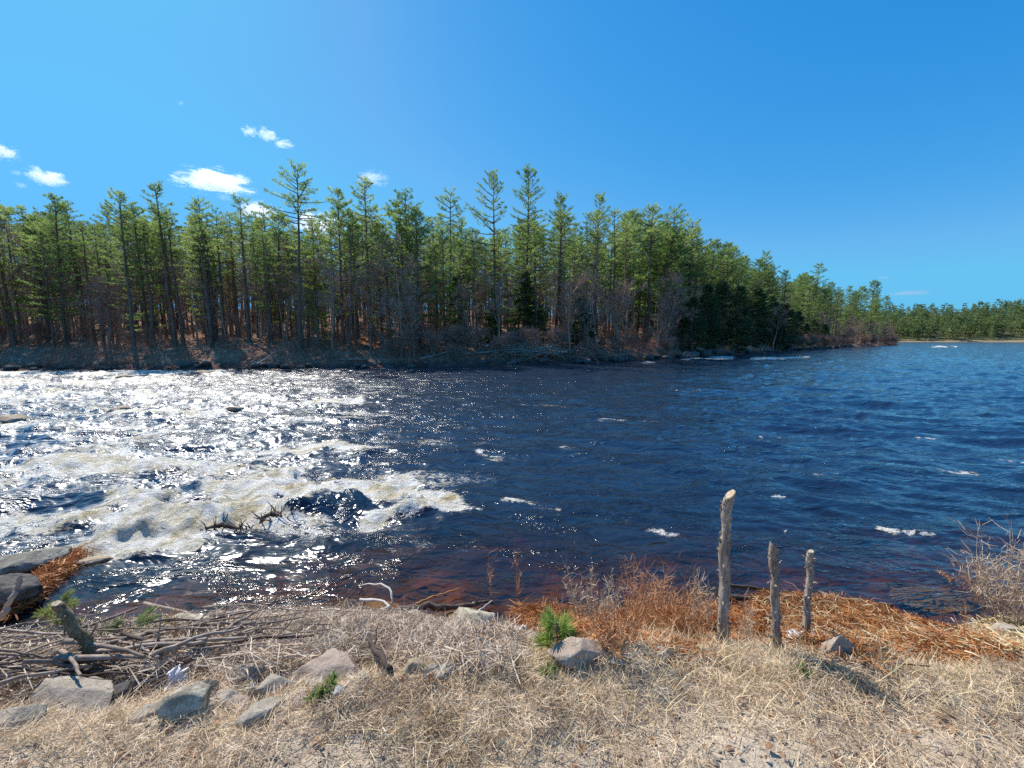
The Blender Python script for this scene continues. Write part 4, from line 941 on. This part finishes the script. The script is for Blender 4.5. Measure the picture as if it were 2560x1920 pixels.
lay('driftwood_heap', 700, 1270, I((700, 1560), (860, 1520), (1000, 1545), (1270, 1600)), I((700, 1640), (900, 1660), (1270, 1690)), 13500, .18, .0036, M['straw_grey'], 'heap of grey stems and twigs washed up left of the lichen boulder', 'twigs', up=.06, lift=.28, heap=.07, seed=3)
lay('reed_mat', 1290, 1480, I((1290, 1530), (1380, 1520), (1480, 1540)), I((1290, 1575), (1480, 1600)), 5000, .14, .005, M['reed_wet'], 'orange mat of wet reeds left of the dry shrubs', 'reeds', up=.05, lift=.12, dirx=1.8, seed=4)
lay('reed_mat', 1440, 1930, I((1440, 1545), (1700, 1520), (1930, 1515)), I((1440, 1600), (1700, 1630), (1930, 1605)), 9000, .13, .0042, M['reed_wet'], 'rusty brown band of wet reeds under the dry shrubs and behind the stakes', 'reeds', up=.04, lift=.14, dirx=1.7, seed=14)
lay('reed_mat', 1900, 2480, I((1900, 1500), (2000, 1492), (2150, 1510), (2300, 1560), (2480, 1610)), I((1900, 1590), (2100, 1640), (2480, 1665)), 22000, .15, .0045, M['reed_wet'], 'wide orange mat of wet reeds at the water right of the stakes', 'reeds', up=.05, lift=.12, dirx=1.8, heap=.02, seed=5)
lay('reed_straw', 1900, 2350, I((1900, 1505), (2000, 1497), (2150, 1515), (2350, 1590)), I((1900, 1590), (2100, 1620), (2350, 1640)), 1500, .16, .004, M['straw_gold'], 'yellow straw lying on top of the orange reed mat', 'reeds', up=.08, lift=.12, dirx=1.8, heap=.02, seed=6)
lay('reed_litter', -20, 200, I((0, 1500), (120, 1430), (200, 1380)), I((0, 1560), (120, 1480), (200, 1400)), 2500, .16, .009, M['reed_wet'], 'brown reeds washed against the grey ledge at the left', 'reeds', up=.10, lift=.3, dirx=1, seed=7)
lay('reed_litter', 2400, 2570, I((2400, 1590), (2570, 1540)), I((2400, 1650), (2570, 1640)), 2500, .16, .006, M['straw_gold'], 'broken reeds around the large pale boulder at the right', 'reeds', up=.05, lift=.2, dirx=1.5, seed=8)

# dry grass: flattened and standing straw all over the bank top
def grassfield(name, n, mat, label, lo, hi, wd, lean, fl, seed, dens):
    g = np.random.default_rng(seed)
    y = .75 + 2.6 * g.random(n * 2) ** .9; x = g.uniform(-1, 1, n * 2) * (y * 1.8 + .9)
    z = gz(x, y); yb = np.interp(x, br[:, 0], br[:, 1]); ys = np.interp(x, sh[:, 0], sh[:, 1]); t = (y - yb) / (ys - yb)
    px, py = proj(x, y, z)
    d = dens(x, y, px, py, t); keep = g.random(n * 2) < d; x, y, z = x[keep][:n], y[keep][:n], z[keep][:n]; n = len(x)
    L = g.uniform(lo, hi, n); th = g.random(n) * 6.28; flat = g.random(n) < fl
    wd_dir = .5 + .9 * fbm(x * .8, y * .8, 2, seed)
    el = np.where(flat, g.uniform(-.05, .25, n), g.uniform(.5, 1.4, n))
    hd = np.stack([np.cos(th) + lean * np.cos(wd_dir), np.sin(th) * .9 + lean * np.sin(wd_dir)], 1); hd /= np.linalg.norm(hd, axis=1)[:, None]
    b = np.stack([x, y, z + np.where(flat, g.uniform(0, .035, n), -.004)], 1)
    v = np.stack([hd[:, 0] * np.cos(el), hd[:, 1] * np.cos(el), np.sin(el)], 1) * L[:, None]
    mid = b + v * .5 + np.stack([0 * x, 0 * x, L * .03], 1) + g.normal(size=(n, 3)) * (L * .03)[:, None]
    tip = b + v - np.stack([0 * x, 0 * x, np.where(flat, 0, L * .04)], 1)
    gm = np.maximum(gz(tip[:, 0], tip[:, 1]) + .003, tip[:, 2]); tip[:, 2] = gm
    m = MB(); m.strips(b, mid, tip, wd * g.uniform(.6, 1.4, n), taper=.3); o = m.build(name, mat); return tag(o, label, 'grass', kind='stuff')
def dbase(x, y, px, py, t):
    bare = ss(.02, .22, fbm(x * 1.1 + 3, y * 1.1, 3, 171)) 
    d = 1 - .85 * bare
    d *= 1 - .9 * ss(1350, 1950, px) * ss(1700, 1830, py) * (.55 + .45 * ss(-.2, .15, fbm(x * 2.3, y * 2.3, 3, 177)))
    d *= 1 - .8 * ss(1850, 1600, px * 0 + 1e4) if False else 1
    d *= 1 - .6 * ss(600, 0, px) * ss(1830, 1900, py)
    d *= 1 - ss(.25, .6, t) * np.where(px < 1250, .85, .6)
    return d.clip(.03, 1) * (t < .95)
grassfield('old_grass', 50000, M['straw_old'], 'older brown grass stems flattened under the paler straw', .03, .12, .0028, .6, .92, 23, lambda x, y, px, py, t: dbase(x, y, px, py, t) * ss(-.2, .25, fbm(x * 2, y * 2, 3, 191)))
grassfield('dry_grass', 128000, M['straw'], 'matted pale dry grass covering the top of the near bank', .02, .085, .0021, .35, .84, 21, dbase)
def dtuft(x, y, px, py, t):
    tuft = ss(.08, .3, fbm(x * 2.6, y * 2.6, 3, 181))
    edge = np.exp(-((t + .02) / .16) ** 2) * ss(1150, 1500, px) * .8
    cl = np.exp(-(((px - 1080) / 260) ** 2 + ((py - 1890) / 90) ** 2)) + .8 * np.exp(-(((px - 1250) / 300) ** 2 + ((py - 1700) / 40) ** 2)) + .6 * np.exp(-(((px - 200) / 200) ** 2 + ((py - 1870) / 50) ** 2))
    return (tuft * .35 + edge + cl).clip(0, 1) * (t < .5)
grassfield('standing_grass', 20000, M['straw_gold'], 'tufts of standing straw along the edge of the bank and at the bottom', .05, .17, .0024, .7, .1, 22, dtuft)
# scattered dead leaves, pebbles
mb = MB(); n = 900; g5 = np.random.default_rng(31); y = g5.uniform(.9, 3.0, n); x = g5.uniform(-1.5, 1.5, n) * y; z = gz(x, y)
for k in range(n):
    s = g5.uniform(.006, .02); a = g5.random() * 6.28; q = np.array([(math.cos(a + i * 1.05) * s * (1 if i % 2 else .7), math.sin(a + i * 1.05) * s * (1 if i % 2 else .6), g5.uniform(0, .014)) for i in range(6)])
    mb.add(q + [x[k], y[k], z[k] + .012], [(0, 1, 2, 3), (0, 3, 4, 5)])
tag(mb.build('leaf_litter', M['dead_leaf']), 'curled brown dead leaves scattered in the dry grass', 'leaves', kind='stuff')
mb = MB(); n = 5000; y = g5.uniform(.85, 3.2, n); x = g5.uniform(-1.5, 1.5, n) * y; z = gz(x, y)
oct_ = np.array([(1, 0, 0), (-1, 0, 0), (0, 1, 0), (0, -1, 0), (0, 0, 1), (0, 0, -1)], float); of = np.array([(0, 2, 4), (2, 1, 4), (1, 3, 4), (3, 0, 4), (2, 0, 5), (1, 2, 5), (3, 1, 5), (0, 3, 5)])
for k in range(n):
    s = g5.uniform(.002, .009) if g5.random() < .9 else g5.uniform(.01, .02); mb.add((oct_ + g5.normal(size=(6, 3)) * .25) * [s * 1.2, s, s * .6] + [x[k], y[k], z[k]], of)
tag(mb.build('gravel', M['rock_pink'], smooth=True), 'loose pebbles and grit on the bare patches of the near bank', 'gravel', kind='stuff')

# ------------------------------------------------------------------ shrubs, seedlings, plastic on the near bank
def dry_shrub(px, py, hpx, wpx, mat, label, seed, nst=22, yy=None, thin=.004, up=None):
    c = G(px, py) if yy is None else D(px, py, yy); c[2] = max(c[2] - .03, -.05); g = np.random.default_rng(seed); dist = c[1]
    H = hpx / F * dist * 1.1; W = wpx / F * dist * .5; root = empty('dry_shrub', c); st = MB(); tw = MB(); TB = []; TM = []; TT = []
    for i in range(nst):
        a = g.random() * 6.28; q = g.random() ** .5; b = np.array((math.cos(a) * q * W * .45, math.sin(a) * q * W * .4, 0)); hh = H * g.uniform(.55, 1.05)
        tip = b + np.array((math.cos(a) * q * W * .7 + g.normal() * W * .15, math.sin(a) * q * W * .5, hh)); k = 7; t = np.linspace(0, 1, k)[:, None]
        p = b + (tip - b) * t + np.cumsum(g.normal(size=(k, 3)), 0) * H * .012
        st.tube(p, np.linspace(thin, thin * .35, k), 4, cap=False)
        m = 26; s = g.uniform(.15, 1, m); bb = np.stack([np.interp(s, t[:, 0], p[:, j]) for j in range(3)], 1)
        d = g.normal(size=(m, 3)) * [1, 1, .5] + [0, 0, .9]; d /= np.linalg.norm(d, axis=1)[:, None]; l = H * g.uniform(.06, .24, m)[:, None]
        TB.append(bb); TM.append(bb + d * l * .5 + g.normal(size=(m, 3)) * .006); TT.append(bb + d * l + [0, 0, .01])
        e = bb + d * l * g.uniform(.3, .9, m)[:, None]; d2 = d + g.normal(size=(m, 3)) * .6
        TB.append(e); TM.append(e + d2 * l * .2); TT.append(e + d2 * l * .4)
    tw.strips(np.vstack(TB), np.vstack(TM), np.vstack(TT), thin * .8)
    st.build('stems', mat, root); tw.build('twigs', mat, root); tag(root, label, 'shrub'); return root
dry_shrub(1480, 1570, 140, 150, M['shrub_grey'], 'pale feathery dry shrub leftmost in the row before the stakes', 1)
dry_shrub(1600, 1590, 190, 190, M['shrub'], 'tallest reddish brown dry shrub in the middle of the row', 2, 30)
dry_shrub(1690, 1600, 140, 150, M['shrub'], 'dense brown dry shrub against the tall stake', 3, 26)
dry_shrub(1540, 1620, 110, 170, M['shrub'], 'low red brown shrub in front of the feathery one', 4, 24)
dry_shrub(1740, 1560, 140, 100, M['shrub_grey'], 'thin grey shrub half hidden behind the tall stake', 5, 14)
dry_shrub(1870, 1610, 110, 90, M['shrub_grey'], 'wispy dry weed between the tall and middle stakes', 6, 9, thin=.0025)
dry_shrub(2530, 1560, 230, 250, M['shrub_grey'], 'large leafless grey shrub leaning over the water at the right edge', 7, 34, yy=4.0, thin=.006)
dry_shrub(2440, 1505, 60, 190, M['shrub'], 'low brown twigs trailing in the water left of the grey shrub', 8, 16, yy=4.5)
for i, (px, py, h, lab) in enumerate([(2412, 1640, 150, 'single upright dry reed stalk near the pale boulder'), (2350, 1640, 70, 'short bent dry stalk left of the upright reed'), (1970, 1600, 110, 'thin weed stalk between the middle and thin stakes'), (1230, 1500, 130, 'thin dark stalk standing in the dark shallows'),
        (1290, 1490, 110, 'second thin stalk in the dark shallows to the right'), (440, 1640, 150, 'thin upright twig in front of the stick pile'), (1075, 1720, 80, 'thin dark twig standing up from the grass below the cluster')]):
    dry_shrub(px, py, h, 20, M['shrub'], lab, 60 + i, 2, thin=.0035)

def seedling(name, px, py, hpx, wpx, label, seed, lay_=0, tone='needle_near', cat='plant', ln=.075, nb=16):
    c = G(px, py); g = np.random.default_rng(seed); dist = c[1]; H = hpx / F * dist * 1.1; W = wpx / F * dist * .5
    root = empty(name, c); st = MB(); nd = MB(); B = []; V = []
    st.tube([(0, 0, 0), (.005, 0, H * .5), (0, .004, H * .9)], [.006, .005, .003], 6)
    for i in range(nb):
        a = g.random() * 6.28; z0 = H * g.uniform(.1, .9); l = W * g.uniform(.5, 1.1) * (1 - .45 * z0 / H); d = np.array((math.cos(a), math.sin(a), .5 - lay_ * .5))
        p = np.array((0, 0, z0)) + np.outer(np.linspace(0, 1, 5), d) * l; st.tube(p, np.linspace(.004, .0015, 5), 4, cap=False)
        m = 90; s = g.uniform(.25, 1, m); bb = np.stack([np.interp(s, np.linspace(0, 1, 5), p[:, j]) for j in range(3)], 1)
        v = d * .9 + g.normal(size=(m, 3)) * .55 + [0, 0, .15]; v /= np.linalg.norm(v, axis=1)[:, None]; B.append(bb); V.append(v * ln * g.uniform(.6, 1.2, m)[:, None])
    nd.kites(np.vstack(B), np.vstack(V), .0045); st.build('stem', M['stick'], root); nd.build('needles', M[tone], root); return tag(root, label, cat)
seedling('pine_seedling', 1390, 1640, 98, 100, 'bright green pine seedling growing behind the straw in the centre', 1, tone='needle_young')
seedling('green_seedling', 815, 1738, 34, 95, 'small low green seedling below the smooth pinkish boulder', 2, .7, ln=.035, nb=9)
seedling('evergreen_bough', 330, 1610, 70, 190, 'green evergreen sprays right of the leaning stump over the water', 3, 1, ln=.05, nb=26)
seedling('evergreen_bough', 150, 1600, 110, 120, 'yellow green evergreen sprays behind the top of the leaning stump', 4, .6, ln=.05, nb=22)
seedling('evergreen_bough', 60, 1655, 40, 240, 'low green evergreen sprays at the left edge of the stick pile', 5, 1, ln=.05, nb=30)
seedling('green_sprig', 1370, 1690, 25, 50, 'tiny green sprig in the straw below the pine seedling', 6, .5, ln=.03, nb=6)
seedling('green_sprig', 2010, 1690, 20, 40, 'tiny green blades at the foot of the thin stake', 7, .5, ln=.03, nb=5)

def scrap(px, py, wpx, hpx, label, seed):
    c = G(px, py); g = np.random.default_rng(seed); W = wpx / F * c[1]; Hh = hpx / F * c[1] * 1.1; n = 15
    U, V = np.meshgrid(np.linspace(-.5, .5, n), np.linspace(0, 1, n)); X_ = U * W * (1 - .2 * V + .1 * np.sin(V * 9)); Z_ = V * Hh + .01 * fbm(U * 9, V * 9, 3, seed); Y_ = .03 * fbm(U * 5 + seed, V * 5, 3, seed + 1) * 2 + V * Hh * .4
    o = grid_mesh('plastic_scrap', X_, Y_, Z_, M['plastic']); md = o.modifiers.new('t', 'SOLIDIFY'); md.thickness = .002
    o.location = (c[0], c[1] - .07, c[2] + .05); return tag(o, label, 'litter')
scrap(466, 1715, 44, 40, 'crumpled white plastic scrap in a dark hollow of the stick pile', 1)
scrap(1985, 1605, 60, 22, 'white crumpled scrap behind the foot of the middle stake', 2)
scrap(2035, 1612, 50, 22, 'white crumpled scrap right of the foot of the thin stake', 3)
scrap(1300, 1578, 40, 12, 'small pale scrap at the edge of the orange reed mat', 4)

# ------------------------------------------------------------------ clouds
def cloud_mat(name, dens):
    n = NM(name); v = n.obj(); oi = n.n('ObjectInfo'); av = n.n('VectorMath', operation='ADD'); cx = n.n('CombineXYZ'); n.l(n.math('MULTIPLY', oi.outputs['Random'], 40), cx.inputs[0]); n.l(v, av.inputs[0]); n.l(cx.outputs[0], av.inputs[1])
    no = n.noise(av.outputs[0], 2.0, 8, .66, .5)
    ln = n.n('VectorMath', operation='LENGTH'); n.l(v, ln.inputs[0])
    e = n.math('SUBTRACT', n.math('ADD', n.math('MULTIPLY', no, 3.0), -.85), ln.outputs['Value'])
    d = n.mrange(e, .0, .35, 0, dens); vp = n.n('VolumePrincipled'); n.l(d, vp.inputs['Density']); vp.inputs['Color'].default_value = (1, 1, 1, 1); vp.inputs['Anisotropy'].default_value = .45
    n.l(vp.outputs[0], n.out.inputs['Volume']); return n.m
CM = [cloud_mat('cloud_dense', .010), cloud_mat('cloud_wisp', .004)]
def cloud(px, py, wpx, hpx, k, label, group=None):
    import bmesh
    c = D(px, py, 2600); s = 2600 / F; bm = bmesh.new(); bmesh.ops.create_icosphere(bm, subdivisions=3, radius=1.0)
    me = bpy.data.meshes.new('cloud'); bm.to_mesh(me); bm.free(); me.materials.append(CM[k]); o = bpy.data.objects.new('cloud', me); COL.objects.link(o)
    o.location = tuple(c); o.scale = (wpx * s * .62, wpx * s * .5, hpx * s * .72); o.rotation_euler = (0, 0, .0); return tag(o, label, 'cloud', group)
for a in [(8, 380, 62, 32, 0, 'white cloud cut by the left edge of the sky'), (118, 444, 80, 34, 0, 'slanting white cloud second from the left edge'), (540, 454, 168, 38, 0, 'long flat white cloud, the largest, above the left trees'),
          (562, 492, 44, 16, 1, 'little puff just under the long white cloud'), (624, 328, 38, 22, 0, 'leftmost of three small clouds in a slanting row'), (669, 337, 46, 26, 0, 'middle of three small clouds in a slanting row'), (708, 360, 48, 15, 0, 'lowest right of three small clouds in a slanting row'),
          (932, 446, 76, 30, 1, 'faint curling wisp of cloud above the middle pines'), (452, 258, 14, 10, 1, 'tiny speck of cloud highest in the sky'), (40, 432, 26, 12, 1, 'tiny wisp above the small puff at the left'), (52, 463, 26, 12, 1, 'small puff low at the left beside the slanting cloud'),
          (800, 565, 130, 60, 0, 'cloud glimpsed low behind the trees right of the tall lone pine'), (640, 530, 110, 40, 0, 'cloud glimpsed low behind the trees left of the tall lone pine'), (2210, 694, 40, 9, 1, 'thin faint streak of cloud high over the point at the right'), (2275, 732, 110, 12, 1, 'long faint cloud streak low above the tip of the point')]:
    cloud(*a)
print('counts', cnt, 'objects', len(bpy.data.objects))
